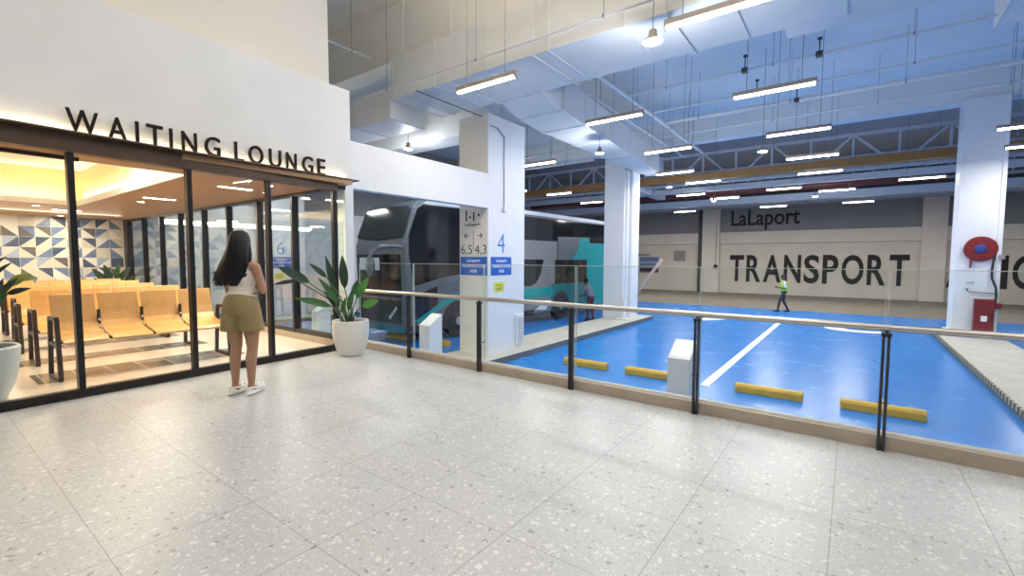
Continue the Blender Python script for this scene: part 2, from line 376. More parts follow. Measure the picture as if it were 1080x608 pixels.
# bay markings (painted on the floor)
def marking(name, label, mb): return tag(mb.link(name, 'line'), kind='structure')
marking('road_line', '', MB().box(-2.24, -2.08, 9.0, 20.3, FLOOR2, FLOOR2+.004))
marking('road_line', '', MB().box(-12.38, -12.22, 9.0, 20.3, FLOOR2, FLOOR2+.004))
marking('road_line', '', MB().box(7.85, 8.0, 9.0, 20.3, FLOOR2, FLOOR2+.004))
for t, x in (('4', -4.2), ('3', .08)):
    marking('road_marking', '', MB().text(t, (x+.85, 21.6, FLOOR2+.001), -X, -Y, 1.7, 2.7, .004, .02))

# ------------------------------------------------------------------ GUARD RAILING
rail = thing('guard_railing', 'glass balustrade with round steel handrail and dark posts along the edge of the terrazzo floor', 'railing', (0, 4.21, 0))
posts = [-4.89, -3.61, -2.336, -1.076, .215, 1.5, 2.78, 4.06, 5.34, 6.6, 7.9, 9.2]
MB().tube([(-6.13, -.02, .893), (9.6, -.02, .893)], .025, 16).link('handrail', 'steel', rail, smooth=True)
for x in posts:
    p = MB().box(x-.024, x-.006, -.045, -.005, 0, .845).box(x+.006, x+.024, -.045, -.005, 0, .845).box(x-.006, x+.006, -.03, -.02, 0, .03).link('post', 'darksteel', rail, bevel=.003)
    MB().box(x-.03, x+.03, -.045, -.002, .83, .858).cyl((x, -.022, .85), (x, -.02, .88), .012).link('bracket', 'darksteel', p)
    MB().cyl((x-.035, -.025, .35), (x+.035, -.025, .35), .008, 8).cyl((x, -.03, .35), (x, .07, .35), .01, 8).link('glass_clamp', 'midsteel', p)
xs = [-6.14] + posts
for a, c in zip(xs, xs[1:]): MB().box(a+.012, c-.012, .065, .077, .1, 1.303).box(a+.012, c-.012, .0655, .0765, 1.303, 1.308, 1).box(a+.009, a+.012, .0655, .0765, .1, 1.308, 1).box(c-.012, c-.009, .0655, .0765, .1, 1.308, 1).link('glass_panel', ['glass', 'glass_edge'], rail)
MB().box(-6.14, 9.2, .055, .064, .1, .115).box(-6.14, 9.2, .078, .087, .1, .115).link('glass_channel', 'line', rail)

# ------------------------------------------------------------------ LOUNGE SHELL
struct('fascia_wall', MB().box(-.55, 0, -4.2, 3.71, 2.55, 3.89), 'plaster', loc=FP, rotz=FA)
struct('wall_lounge_end', MB().box(-17.5, -6.3, -3.6, -3.4, 0, 3.8), 'plaster')
struct('wall_lounge_header', MB().box(-17.5, -6.2, 4.02, 4.16, 2.5, 3.88), 'white')
struct('roof_lounge', MB().box(-17.5, -6.4, -3.5, 4.16, 3.82, 3.88), 'white')
struct('trim_beam', MB().box(-.06, .05, -4.2, 3.44, 2.37, 2.535).box(-.06, .16, -4.2, 3.741, 2.535, 2.552), 'beam', loc=FP, rotz=FA)
# tray ceiling
b = MB(); zc = 2.47
b.box(-7.07, -6.02, -3.5, 4.1, zc, zc+.06).box(-17.4, -13.2, -3.5, 4.1, zc, zc+.06).box(-13.2, -7.07, 2.35, 4.1, zc, zc+.06).box(-13.2, -7.07, -3.5, -2.2, zc, zc+.06)
struct('ceiling_lounge', b, 'woodceil')
b = MB().box(-7.0, -6.95, -2.3, 2.47, 2.53, 3.2).box(-13.35, -13.3, -2.3, 2.47, 2.53, 3.2).box(-13.35, -6.95, 2.42, 2.47, 2.53, 3.2).box(-13.35, -6.95, -2.3, -2.25, 2.53, 3.2)
struct('wall_tray', b, 'woodtray')
struct('ceiling_tray', MB().box(-13.4, -6.9, -2.35, 2.5, 3.2, 3.25), 'white')
b = MB().box(-13.22, -7.05, 2.33, 2.36, zc-.005, zc+.1).box(-13.22, -13.18, -2.2, 2.36, zc-.005, zc+.1).box(-7.09, -7.05, -2.2, 2.36, zc-.005, zc+.1)
struct('trim_tray', b, 'white')
# cove LED lines lying on the tray lip
cv = thing('cove_light', 'warm LED strip glowing around the recessed ceiling tray of the lounge', 'light', (-10, 2.38, 2.53))
MB().box(-3.2, 2.95, 0, .02, 0, .02).link('strip', 'led', cv); MB().box(-3.27, -3.25, -4.5, 0, 0, .02).link('strip', 'led', cv); MB().box(2.97, 2.99, -4.5, 0, 0, .02).link('strip', 'led', cv)
for r in range(3):
    pass
area((-10.1, 2.33, 2.6), 6.0, .06, 32, (1, .82, .55), (R(155), 0, 0)); area((-13.12, 0, 2.6), .06, 4.4, 26, (1, .82, .55), (0, R(155), 0)); area((-7.15, 0, 2.6), .06, 4.4, 24, (1, .82, .55), (0, R(-155), 0))
# tiled feature wall: triangles, the pattern stays in one mesh
b = MB(); cw = .3; rnd = random.Random(3)
ny, nz = 26, 9; zt = 2.465/nz
for i in range(ny):
    for k in range(nz):
        y0, y1, z0, z1 = 4.0-(i+1)*cw, 4.0-i*cw, k*zt, (k+1)*zt
        g = .004; P = [(y0+g, z0+g), (y1-g, z0+g), (y1-g, z1-g), (y0+g, z1-g)]; v = [b.bm.verts.new((0, p[0], p[1])) for p in P]
        d = rnd.random() < .5; lights = rnd.choice([3, 3, 4, 3]); q = rnd.random()
        dark = 0 if q < .3 else 1 if q < .56 else 2 if q < .72 else 5 if q < .82 else rnd.choice([3, 4])
        other = lights
        if rnd.random() < .5: dark, other = other, dark
        if rnd.random() < .22: other = rnd.choice([0, 1, 5, 3])
        if d: b._f([v[0], v[1], v[2]], dark); b._f([v[0], v[2], v[3]], other)
        else: b._f([v[0], v[1], v[3]], dark); b._f([v[1], v[2], v[3]], other)
b.box(-.2, -.003, 4.0-ny*cw, 4.1, 0, 2.47, 4)
struct('wall_tiled', b, ['navy', 'slate', 'brownt', 'creamt', 'whitet', 'paleblue'], loc=(-17.25, 0, 0))
# front glazing, each bay a window
us = [-4.15, -3.2, -2.25, -1.4, -.42, .548, 1.535, 2.436, 3.40]
for i, (a, c) in enumerate(zip(us, us[1:])):
    w = thing('window_%d' % (i+1), None, None, FP, FA); w['kind'] = 'structure'
    last = c > 3.3
    f = MB().box(-.05, .03, a-.025, a+.025, 0, 2.37).box(-.05, .03, a+.025, c-.025, 0, .085)
    if last: f.box(-.025, .03, c-.03, c+.04, 0, 2.535)
    f.link('window_frame', 'frame', w)
    MB().box(-.016, -.006, a+.025, c-.025, .085, 2.37).link('pane', 'glass_lounge', w)
xs = [-6.22, -7.68, -8.93, -10.24, -11.5, -12.9, -14.2, -15.57, -16.9]
for i, (a, c) in enumerate(zip(xs, xs[1:])):
    w = thing('window_%d' % (i+20), None, None, (0, 4.09, 0)); w['kind'] = 'structure'
    f = MB().box(c-.03, c+.03, -.06, .06, .1, 2.47).box(c+.03, a-.03, -.05, .05, .1, .17).box(c+.03, a-.03, -.05, .05, 2.42, 2.5)
    f.link('window_frame', 'frame', w)
    MB().box(c+.03, a-.03, -.006, .006, .17, 2.42).link('pane', 'glass_tint', w)
struct('trim_jamb', MB().box(-17.25, -16.93, 4.02, 4.16, .1, 2.5), 'frame')

# lounge lettering: individual letters standing on the brown beam
sg = thing('lounge_sign', 'dark bronze letters reading WAITING LOUNGE standing on the brown beam over the glass front', 'sign', FP, FA)
LT = [('W', 0.529, 0.763), ('A', 0.833, 0.985), ('I', 1.057, 1.084), ('T', 1.151, 1.295), ('I', 1.355, 1.382), ('N', 1.471, 1.617), ('G', 1.698, 1.86), ('L', 2.023, 2.128), ('O', 2.188, 2.364), ('U', 2.441, 2.598), ('N', 2.669, 2.81), ('G', 2.896, 3.053), ('E', 3.125, 3.245)]
for ch, u0, u1 in LT: MB().text(ch, (.03, u0, 2.552), Y, Z, u1-u0, .228, .03, .006).link('letter', 'letter', sg)
# LED line behind the letters washing the fascia
ls = thing('fascia_light', 'thin warm LED line behind the sign letters lighting the white fascia', 'light', FP, FA)
MB().box(.006, .016, -4.1, 3.6, 2.552, 2.56).link('strip', 'led', ls)
l = area((0, 0, 0), 7.7, .03, 9, (1, .8, .5)); l.parent = ls; l.location = (.03, -.25, 2.57); l.rotation_euler = (R(170), 0, R(90))

# lounge ceiling fittings
def slot_light(x, y, z, label, w=.5):
    t = thing('ceiling_slot_light', label, 'light', (x, y, z), 0, 'slot downlights in the lounge ceiling')
    MB().box(-.06, .06, -w/2, w/2, -.012, 0).link('trim_frame', 'white', t); MB().box(-.045, .045, -w/2+.015, w/2-.015, -.016, -.011).link('diffuser', 'downled', t)
    area((x, y, z-.03), .1, w, 46, (1, .87, .67))
def spot(x, y, z, label):
    t = thing('round_downlight', label, 'light', (x, y, z), 0, 'round downlights in the lounge ceiling')
    MB().lathe([(.055, -.004), (.07, -.012), (.075, 0)], n=20).link('trim_ring', 'white', t); MB().cyl((0, 0, -.013), (0, 0, -.004), .05, 16).link('lens', 'downled', t)
    area((x, y, z-.03), .1, .1, 24, (1, .87, .67))
slot_light(-9.2, 1.9, 3.2, 'white slot light inside the recessed tray near its corner'); slot_light(-9.2, -.2, 3.2, 'white slot light in the middle of the recessed tray')
slot_light(-10.3, 2.95, zc, 'white slot light in the brown ceiling beside the tray'); slot_light(-7.75, 3.2, zc, 'white slot light in the brown ceiling next to the glass side wall'); slot_light(-14.6, 2.4, zc, 'white slot light in the brown ceiling near the tiled wall'); slot_light(-14.6, -.4, zc, 'white slot light before the tiled wall behind the benches')
spot(-7.5, 2.0, 3.2, 'round downlight in the tray close to the shop front'); spot(-11.2, 2.9, zc, 'round downlight past the tray in brown ceiling'); spot(-7.1, 3.4, zc, 'round downlight at the corner of the brown ceiling'); spot(-7.9, 3.75, zc, 'round downlight beside the side glazing head'); spot(-13.8, 1.8, zc, 'round downlight between tray and tiled wall'); spot(-16.6, 1.0, zc, 'round downlight washing the tiled wall'); spot(-16.6, 2.6, zc, 'round downlight washing the corner of the tiled wall'); spot(-16.6, -.6, zc, 'round downlight over the hidden end of the tiled wall')
area((-15.8, 1.4, 2.42), .3, 4.5, 60, (1, .86, .66), (0, R(-28), 0))
tl = thing('track_light', 'black linear track hanging under the lounge ceiling tray', 'light', (-6.9, 1.1, 2.48))
MB().box(-.02, .02, -2.6, .15, -.05, -.012).link('track', 'black', tl); [MB().cyl((0, yy, -.02), (0, yy, 0), .008, 8).link('hanger', 'black', tl) for yy in (-1.6, 0)]

# ------------------------------------------------------------------ BENCHES
def make_bench(label):
    t = thing('beam_bench', label, 'bench', (0, 0, 0), 0, 'plywood benches in the lounge')
    W = 1.74; n = 4; sw = W/n
    for y in (0, W):
        f = MB()
        P = [(0, y, .02), (-.03, y, .69), (-.47, y, .70), (-.55, y, .02)]
        P = [(-.0, y, .018), (-.05, y, .685), (-.36, y, .7), (-.55, y, .018)]
        P = [(0, y, .018), (-.06, y, .69), (-.34, y, .69), (-.42, y, .018)]
        for p, q in zip(P, P[1:]+P[:1]): f.bar(p, q, .042, .042)
        f.bar((-.03, y, .40), (-.39, y, .40), .035, .035)
        f.link('leg_frame', 'benchleg', t, bevel=.004)
    MB().bar((-.3, 0, .40), (-.3, W, .40), .05, .04).link('beam', 'benchleg', t)
    for i in range(n):
        y0, y1 = .035+i*sw*.985, .035+(i+1)*sw*.985-.03
        prof = [(.0, .425), (-.05, .45), (-.15, .468), (-.28, .49), (-.38, .53), (-.44, .6)]
        s = MB(); rr = [[s.bm.verts.new((x, y, z-dz)) for y, dz in ((y0, 0), (y1, 0), (y1, .022), (y0, .022))] for x, z in prof]; s.loft(rr); s.link('seat', 'ply', t, bevel=.004)
        prof = [(-.435, .585), (-.452, .63), (-.475, .7), (-.505, .82), (-.535, .935)]
        s = MB(); rr = [[s.bm.verts.new((x-dx, y, z)) for y, dx in ((y0, 0), (y1, 0), (y1, .02), (y0, .02))] for x, z in prof]; s.loft(rr); s.link('backrest', 'ply', t, bevel=.004)
        if i < n-1:
            br = MB().box(-.46, -.42, y1, y1+.026, .5, .74).link('power_bracket', 'benchleg', t)
            MB().box(-.419, -.414, y1+.002, y1+.024, .60, .63).box(-.419, -.414, y1+.002, y1+.024, .52, .56).link('socket', 'white', br)
    return t
blab = ['plywood four-seat bench in the front row behind the glass', 'plywood four-seat bench second from the glass front', 'plywood four-seat bench third from the glass front', 'plywood four-seat bench fourth from the glass, ahead of the back row', 'plywood four-seat bench in the back row before the tiled wall']
bench = make_bench(blab[0]); bench.location = (-6.95, 1.02, 0); bench.rotation_euler.z = .04
for k in range(1, 5):
    c = copy_tree(bench, blab[k]); c.location = (-6.95-1.22*k, 1.0+(.0 if k < 3 else .1), 0); c.rotation_euler.z = 0.02
# ------------------------------------------------------------------ PLANTS
VR = Vector((.56, .83, 0)); VD = Vector((-.83, .56, 0))
def leaf_mb(mb, base, tip, w, bend=.0, fold=.25, nrm=None, mi=0, n=9):
    base, tip = Vector(base), Vector(tip); d = tip-base; L = d.length; d.normalize()
    nn = Vector(nrm) if nrm else Vector((.83, -.56, .35)); s = d.cross(nn).normalized(); nn = s.cross(d).normalized()
    top = []
    for i in range(n+1):
        t = i/n; ww = w*(math.sin(PI*min(1, t**.8*.96+.03)))**.85; c = base + d*L*t + nn*bend*math.sin(PI*t)*L
        top.append([c - s*ww + nn*fold*ww, c, c + s*ww + nn*fold*ww])
    th = nn*.0025
    V = [[mb.bm.verts.new(p+th) for p in r] for r in top]; U = [[mb.bm.verts.new(p-th) for p in r] for r in top]
    for a, b2, c, e in zip(V, V[1:], U, U[1:]):
        for j in range(2): mb._f([a[j], a[j+1], b2[j+1], b2[j]], mi); mb._f([c[j], e[j], e[j+1], c[j+1]], mi)
        mb._f([a[0], b2[0], e[0], c[0]], mi); mb._f([a[2], c[2], e[2], b2[2]], mi)
def pot_plant(label, cat_loc, leaves, potprof, potmat, soil_r, soil_z, sc=71.0, cx=370, cy=342, pz=.5, group=None):
    t = thing('potted_plant', label, 'plant', cat_loc)
    MB().lathe(potprof, n=40).link('pot', potmat, t, smooth=True)
    MB().cyl((0, 0, soil_z-.01), (0, 0, soil_z), soil_r, 28).link('soil', 'soil', t)
    for (bx, by, tx, ty, w, dep, m) in leaves:
        B = VR*((bx-cx)/sc) + VD*dep + Z*((cy-by)/sc+pz); T = VR*((tx-cx)/sc) + VD*(dep*1.3) + Z*((cy-ty)/sc+pz)
        f = MB(); leaf_mb(f, B, T, w, .05)
        lf = f.link('leaf', m, t, smooth=True)
        r0 = VR*((bx-cx)/sc*.15) + VD*dep*.2 + Z*(soil_z)
        mid = (r0*.5+B*.5) - VR*((bx-cx)/sc*.18) + Z*.03
        MB().tube([r0, mid, B, B.lerp(T, .25)], [.012, .01, .008, .003], 7).link('stem', 'stem', lf, smooth=True)
    return t
potp = [(.15, 0), (.165, .005), (.215, .12), (.245, .28), (.252, .4), (.248, .495), (.238, .5), (.228, .492), (.225, .45), (.05, .44)]
LV = [(332, 304, 304, 288, .065, .05, 'leafd'), (321, 302, 299, 306, .03, .12, 'leafd'), (352, 327, 320, 318, .05, -.1, 'leaf'), (348, 299, 332, 285, .038, .1, 'leafd'), (360, 325, 341, 299, .045, -.05, 'leaf'),
      (365, 310, 363, 277, .06, .02, 'leafd'), (357, 318, 347, 277, .05, .12, 'leafd'), (376, 320, 388, 298, .055, -.06, 'leaf2'), (381, 328, 397, 322, .06, -.12, 'leaf2'), (368, 332, 373, 309, .042, -.1, 'leaf'), (362, 333, 366, 318, .032, -.14, 'leaf'), (372, 318, 379, 300, .045, .05, 'leaf'), (357, 330, 345, 312, .03, .06, 'leafd')]
pot_plant('broad-leaved plant in a round white pot at the corner of the lounge', (-5.72, 3.83, 0), LV, potp, 'pot', .226, .455)
potq = [(.17, 0), (.19, .005), (.25, .15), (.29, .36), (.3, .5), (.285, .52), (.27, .51), (.265, .47), (.05, .46)]
LW = [(2, 356, 28, 308, .05, -.12, 'leaf'), (8, 352, 24, 330, .04, -.2, 'leaf2'), (4, 348, 18, 300, .05, -.05, 'leafd'), (0, 345, 8, 306, .055, -.15, 'leaf'), (-4, 350, 12, 322, .06, -.22, 'leaf'), (-2, 335, 26, 300, .045, .0, 'leafd'), (10, 318, 29, 312, .03, .1, 'leafd'), (4, 300, 22, 283, .02, 0, 'leafd'), (0, 288, 14, 277, .018, .05, 'leafdry'), (-4, 350, -20, 300, .05, 0, 'leaf'), (-6, 340, -24, 320, .05, 0, 'leaf'), (-8, 312, 5, 286, .06, .04, 'leafdry'), (0, 312, 9, 290, .05, -.04, 'leafdry'), (-2, 322, 8, 302, .055, .02, 'leafdry'), (6, 305, 22, 296, .03, .2, 'leaflime'), (8, 303, 27, 301, .03, .22, 'leaflime'), (4, 309, 16, 303, .04, .2, 'leaflime'), (-10, 340, -2, 290, .05, .1, 'leafd')]
pot_plant('tall plant in a pale grey pot inside the lounge by the front glass', (-6.62, .40, 0), LW, potq, 'greypot', .27, .475, 113.0, -13, 376, .5)
LX = [(121, 298, 108, 283, .07, -.1, 'leafd'), (123, 296, 117, 279, .07, -.05, 'leafd'), (126, 296, 129, 277, .06, 0, 'leaf'), (128, 297, 139, 281, .07, 0, 'leafd'), (129, 300, 143, 290, .06, .05, 'leafd'), (121, 302, 105, 293, .06, .05, 'leaf'), (125, 294, 124, 282, .05, .1, 'leafd'), (126, 306, 133, 296, .08, -.2, 'leaf2')]
pot_plant('dark leafy plant at the far corner of the lounge by the tiles', (-13.9, 3.05, 0), LX, potp, 'pot', .226, .455, 45.0, 125, 311, .5)

# ------------------------------------------------------------------ DUCTS AND SERVICES
d = thing('air_duct', 'large white rectangular air duct running across above the railing', 'duct', (0, 6.22, 4.63))
MB().box(-7.75, 14, 0, 1.43, 0, .83).box(-.9, 14, 1.43, 1.78, 0, .83).link('duct_body', 'duct', d, bevel=.01)
MB().box(-13, -7.77, .02, .95, -.36, .24).link('duct_end', 'duct', d, bevel=.01)
for x in (-7.7, -6.45, -5.2, -3.95, -2.7, -1.35, -.2, 1.1, 2.4, 3.7): MB().box(x-.014, x+.014, -.014, 1.435, -.014, .845).link('flange', 'duct', d)
for x in (-9.0, -7.81): MB().box(x-.012, x+.012, .005, .965, -.375, .255).link('flange', 'duct', d)
for x in (-7.3, -6.0, -4.2, -2.1, .4, 2.6): MB().cyl((x, -.03, -.03), (x, -.03, CEIL-4.63), .006, 6).bar((x, -.05, -.035), (x, 1.42, -.035), .03, .02).link('hanger', 'pipe', d)
d2 = thing('branch_duct', 'blue-lit branch duct running back from the main duct past the two pillars', 'duct', (-5.0, 7.66, 4.63))
b = MB(); pl = [(.0, .02), (-.16, .7), (-.34, 2.45), (-.95, 9.5), (-1.6, 9.5), (-1.55, 2.3), (-1.42, 1.3), (-1.2, .5), (-1.0, .02)]
b.prism(pl, (0, 0, 0), X, Y, Z, .75).link('duct_body', 'duct', d2, bevel=.01)
for y in (1.2, 2.45, 4.2, 6.0, 7.8):
    xr = -.34*y/2.45 if y < 2.45 else -.34-.61*(y-2.45)/7.05; xl = -1.42 if y < 2 else -1.58
    MB().box(xl-.01, xr+.014, y-.014, y+.014, -.014, .765).link('flange', 'duct', d2)
MB().box(-1.58, -1.0, 9.5, 9.9, .02, .6).box(-1.6, -.95, 9.85, 10.0, 0, .64).link('grille', 'steel_blue', d2)
d3 = thing('corner_duct', 'white duct stub meeting the sprinkler pipes at the top corner', 'duct', (1.85, 10.6, 5.5))
MB().box(0, 5, 0, 1.2, 0, 1.0).link('duct_body', 'duct', d3, bevel=.03); MB().box(-.015, .015, -.015, 1.215, -.015, 1.015).link('flange', 'duct', d3)
# sprinkler pipes
def pipe(label, p, q, r, drops=(), name='sprinkler_pipe', m='pipe', hang=True):
    p, q = Vector(p), Vector(q); t = thing(name, label, 'pipe', p)
    MB().tube([(0, 0, 0), q-p], r, 10).link('pipe_run', m, t, smooth=True)
    if hang:
        n = max(2, int((q-p).length/2.2))
        for i in range(n):
            s = MB(); c = (q-p)*((i+.5)/n); s.cyl(c, (c.x, c.y, CEIL-p.z), .005, 6); s.lathe([(r+.006, -.012), (r+.012, 0), (r+.006, .012)], c, 10, axis='x' if abs(q.x-p.x) > abs(q.y-p.y) else 'y'); s.link('hanger', 'midsteel', t)
    for f in drops:
        c = (q-p)*f; MB().cyl(c, c+Vector((0, 0, .28)), .012, 8).lathe([(.02, .28), (.05, .3), (.045, .33), (.01, .34)], c, 10).box(c.x-.06, c.x+.06, c.y-.06, c.y+.06, c.z-.05, c.z+.05).link('sprinkler_head', 'darkgap', t)
pipe('white sprinkler pipe nearest the duct under the blue ceiling', (-5, 11.5, 5.6), (1.9, 11.5, 5.6), .025, (.62, .42))
pipe('thin white sprinkler pipe second behind the duct', (-4.9, 13.2, 5.6), (9, 13.2, 5.6), .025, (.2,))
pipe('thicker white main pipe third behind the duct', (-5, 14.4, 5.6), (9, 14.4, 5.6), .05, (.26,))
pipe('white sprinkler pipe just before the concrete beam', (-5.8, 15.95, 5.6), (9, 15.95, 5.6), .03)
pipe('white pipe running back beside the branch duct', (-4.8, 8.0, 5.55), (-4.85, 18.9, 5.55), .05)
pipe('thin white pipe running back close above the branch duct', (-5.45, 8.0, 5.5), (-5.6, 18.9, 5.5), .03)
pipe('white sprinkler pipe over the bus bay', (-16, 11.6, 5.4), (-7.7, 11.6, 5.4), .03, (.5,)); pipe('white pipe over the rear of the coach', (-17, 14.3, 5.2), (-7.7, 14.3, 5.2), .06); pipe('second white pipe over the rear of the coach', (-17, 15.3, 5.0), (-7.7, 15.3, 5.0), .05)
pipe('white conduit running along the face of the main duct', (-8.9, 6.1, 4.8), (3, 6.1, 4.8), .022); pipe('grey conduit across the underside of the main duct', (-6.8, 6.05, 4.57), (-6.8, 8.4, 4.57), .014, hang=False, m='midsteel')
pipe('white conduit from the upper wall to the main duct', (-8.35, 4.3, 5.6), (-8.35, 6.2, 5.6), .02)
cond = thing('pillar_conduit', 'thin grey conduit running down the side of the numbered pillar', 'pipe', (-6.6, 8.55, 2.6))
MB().tube([(.0, 0, 0), (.0, 0, 1.6), (.0, -.25, 1.75), (0, -.5, 1.75)], .012, 8).link('pipe_run', 'midsteel', cond); MB().box(0, .05, -.05, .05, -.12, 0).link('outlet_box', 'white', cond)
# beams beyond the concrete line
ob = struct('steel_beam', MB().box(-24, 14, 20.95, 21.3, 4.83, 5.13), 'ochre'); ob.rotation_euler.z = 0
struct('steel_beam', MB().box(-24, 14, 23.9, 24.2, 4.75, 5.0), 'steel_blue')
struct('steel_beam', MB().box(-24, 14, 28.0, 28.4, 4.5, 4.85), 'steel_blue')
struct('steel_beam', MB().box(-24, 14, 31.5, 31.8, 4.75, 5.1), 'roofdark')
struct('steel_beam', MB().box(-9, -8.6, 19.6, 26.0, 4.75, 5.15), 'steel_blue')
rp = thing('red_pipe', 'dark red pipe running along behind the steel beams', 'pipe', (-24, 26.5, 5.0)); MB().tube([(0, 0, 0), (27, 0, 0)], .2, 12).link('pipe_run', 'darkred', rp, smooth=True)
def truss(y, z0, z1, label):
    t = thing('roof_truss', label, 'truss', (-20, y, z0)); h = z1-z0
    MB().box(0, 34, -.07, .07, -.06, .06).link('bottom_chord', 'steel_blue', t); MB().box(0, 34, -.07, .07, h-.06, h+.06).link('top_chord', 'steel_blue', t)
    s = MB(); n = 24; L = 34/n
    for i in range(n):
        s.bar((i*L, 0, 0), (i*L, 0, h), .08, .08)
        if i % 2: s.bar((i*L, 0, 0), ((i+1)*L, 0, h), .08, .08)
        else: s.bar((i*L, 0, h), ((i+1)*L, 0, 0), .08, .08)
    s.link('lattice', 'steel_blue', t)
truss(22.9, 5.0, 6.35, 'pale steel lattice truss just behind the ochre beam'); truss(29.5, 5.3, 6.7, 'pale steel lattice truss deep in the hall near the lettered wall')

# ------------------------------------------------------------------ HANGING LIGHTS
def make_strip(label):
    t = thing('strip_light', label, 'light', (0, 0, 0), 0, 'hanging LED strip lights')
    f = MB(); L = .625
    f.prism([(-.05, .03), (-.045, .1), (.045, .1), (.05, .03)], (-L, 0, 0), Y, Z, X, 2*L)
    f.box(-L-.015, -L, -.045, .045, -.01, .1).box(L, L+.015, -.045, .045, -.01, .1)
    f.link('housing', 'fixture', t)
    MB().tube([(-L+.01, 0, .008), (L-.01, 0, .008)], .024, 12).link('tube', 'tube', t, smooth=True)
    for x in (-.42, .42): MB().cyl((x, 0, .1), (x, 0, CEIL-4.3), .006, 6).link('suspension_rod', 'midsteel', t)
    return t
rows = {0: 'just ahead of the main duct', 1: 'first row behind the duct', 2: 'second row behind the duct', 3: 'third row behind the duct', 4: 'just ahead of the concrete beam', 5: 'just behind the ochre beam', 6: 'between the steel beams', 7: 'deep behind the grey beams', 8: 'close to the lettered wall'}
bays = [(-16.5, 'as added light along the white wall'), (-14.3, 'in the empty bay past the coach'), (-10.4, 'over the coach bay'), (-8.1, 'over the coach side'), (-5.0, 'over bay four'), (-1.3, 'over bay three'), (2.2, 'over the hose reel kerb'), (5.6, 'beyond the hose reel pillar')]
def bayname(x): return min(bays, key=lambda q: abs(q[0]-x))[1]
LL = [(-5.1, 6.08, 0), (-4.15, 9.13, 1), (-1.4, 5.98, 0), (-1.23, 9.24, 1), (-4.12, 12.53, 2), (-1.13, 12.49, 2), (-1.05, 15.67, 3), (-7.9, 11.97, 1), (1.85, 21.92, 5), (3.1, 14.85, 3), (-1.0, 18.5, 4), (-10.7, 17.9, 4), (-10.9, 21.5, 5), (-4.95, 15.85, 3), (-4.65, 18.3, 4), (-6.0, 21.57, 5), (-5.0, 23.6, 6), (-2.4, 21.9, 5), (-.66, 23.6, 6), (.1, 28.9, 7), (-3.6, 28.7, 7), (-8.3, 28.7, 7), (3.7, 17.4, 4), (6.0, 9.2, 1), (6, 14.0, 3), (-14.3, 10.5, 2), (-14.3, 7.4, 1), (-16.3, 7.4, 1), (-14.5, 15.5, 3), (6.2, 22, 5), (-12.4, 28.7, 7), (6.5, 28.8, 7)]  # first-row pair beyond the coach bay is added to light the white side wall
proto = None
for x, y, r in LL:
    lab = 'LED strip light hanging %s %s' % (bayname(x), rows[r])
    if proto is None: proto = make_strip(lab); o = proto
    else: o = copy_tree(proto, lab)
    zz = 4.3
    o.location = (x, y, zz)
    area((x, y, zz-.03), 1.2, .06, (32 if y < 7 else 58 if y < 17 else 72 if y < 27 else 180), (1, .965, .92) if y > 7 else (1, .93, .82))
def make_flood(label):
    t = thing('pendant_lamp', label, 'light', (0, 0, 0), 0, 'round pendant flood lamps')
    MB().lathe([(.03, .16), (.05, .14), (.06, .06), (.12, .02), (.125, 0), (.11, .005)], n=24).link('housing', 'fixture', t, smooth=True)
    MB().lathe([(.108, 0), (.1, -.012), (.05, -.018), (0, -.02)], n=20).link('lens', 'flood', t, smooth=True)
    MB().cyl((0, 0, .15), (0, 0, CEIL-4.3), .007, 6).link('suspension_rod', 'midsteel', t)
    return t
FL = [(-2.2, 6.0, 'round flood lamp hanging in front of the main duct'), (-5.52, 11.3, 'round flood lamp hanging under the branch duct'), (-9.3, 8.0, 'round flood lamp above the header wall'), (-2.0, 13.6, 'round flood lamp in the middle under the blue ceiling'), (-11.0, 15.6, 'round flood lamp over the coach roof'), (-5.85, 18.1, 'round flood lamp beside the second pillar'), (-5.45, 23.45, 'round flood lamp among the beams toward the lettered wall'), (-1.45, 24.4, 'bright round flood lamp among the beams over bay three')]
pf = None
for x, y, lab in FL:
    if pf is None: pf = make_flood(lab); o = pf
    else: o = copy_tree(pf, lab)
    o.location = (x, y, 4.2)
    pl_ = bpy.data.lights.new('lamp', 'POINT'); pl_.energy = 85; pl_.color = (.9, .95, 1); pl_.shadow_soft_size = .08
    po = bpy.data.objects.new('lamp', pl_); COL.objects.link(po); po.location = (x, y, 4.09)
# unseen panel lights added to brighten the concourse floor and ceiling
for i, (x, y) in enumerate(((-4.2, -2.5), (-4.4, 3.4), (-1.0, -2.5), (-1.0, 3.4), (2.5, -2.5), (2.5, 3.4), (6, 0))):
    t = thing('fill_panel_light', 'unseen added panel light above the terrazzo, %s' % ['first', 'second', 'third', 'fourth', 'fifth', 'sixth', 'seventh'][i], 'light', (x, y, 5.3), 0, 'added fill panels over the concourse')
    MB().box(-.62, .62, -.62, .62, -.06, 0).link('housing', 'white', t); MB().box(-.58, .58, -.58, .58, -.065, -.06).link('diffuser', 'panel', t); MB().box(-.5, .5, -.5, .5, 0, .008).link('uplight', 'panel', t)
    for dx, dy in ((-.5, -.5), (.5, -.5), (-.5, .5), (.5, .5)): MB().cyl((dx*1.1, dy*1.1, 0), (dx*1.1, dy*1.1, CEIL-5.3), .005, 6).link('suspension_rod', 'midsteel', t)
    area((x, y, 5.3-.08), 1.2, 1.2, 12, (1, .985, .975)); area((x, y, 5.32), 1.0, 1.0, 86, (1, .97, .92), (PI, 0, 0))

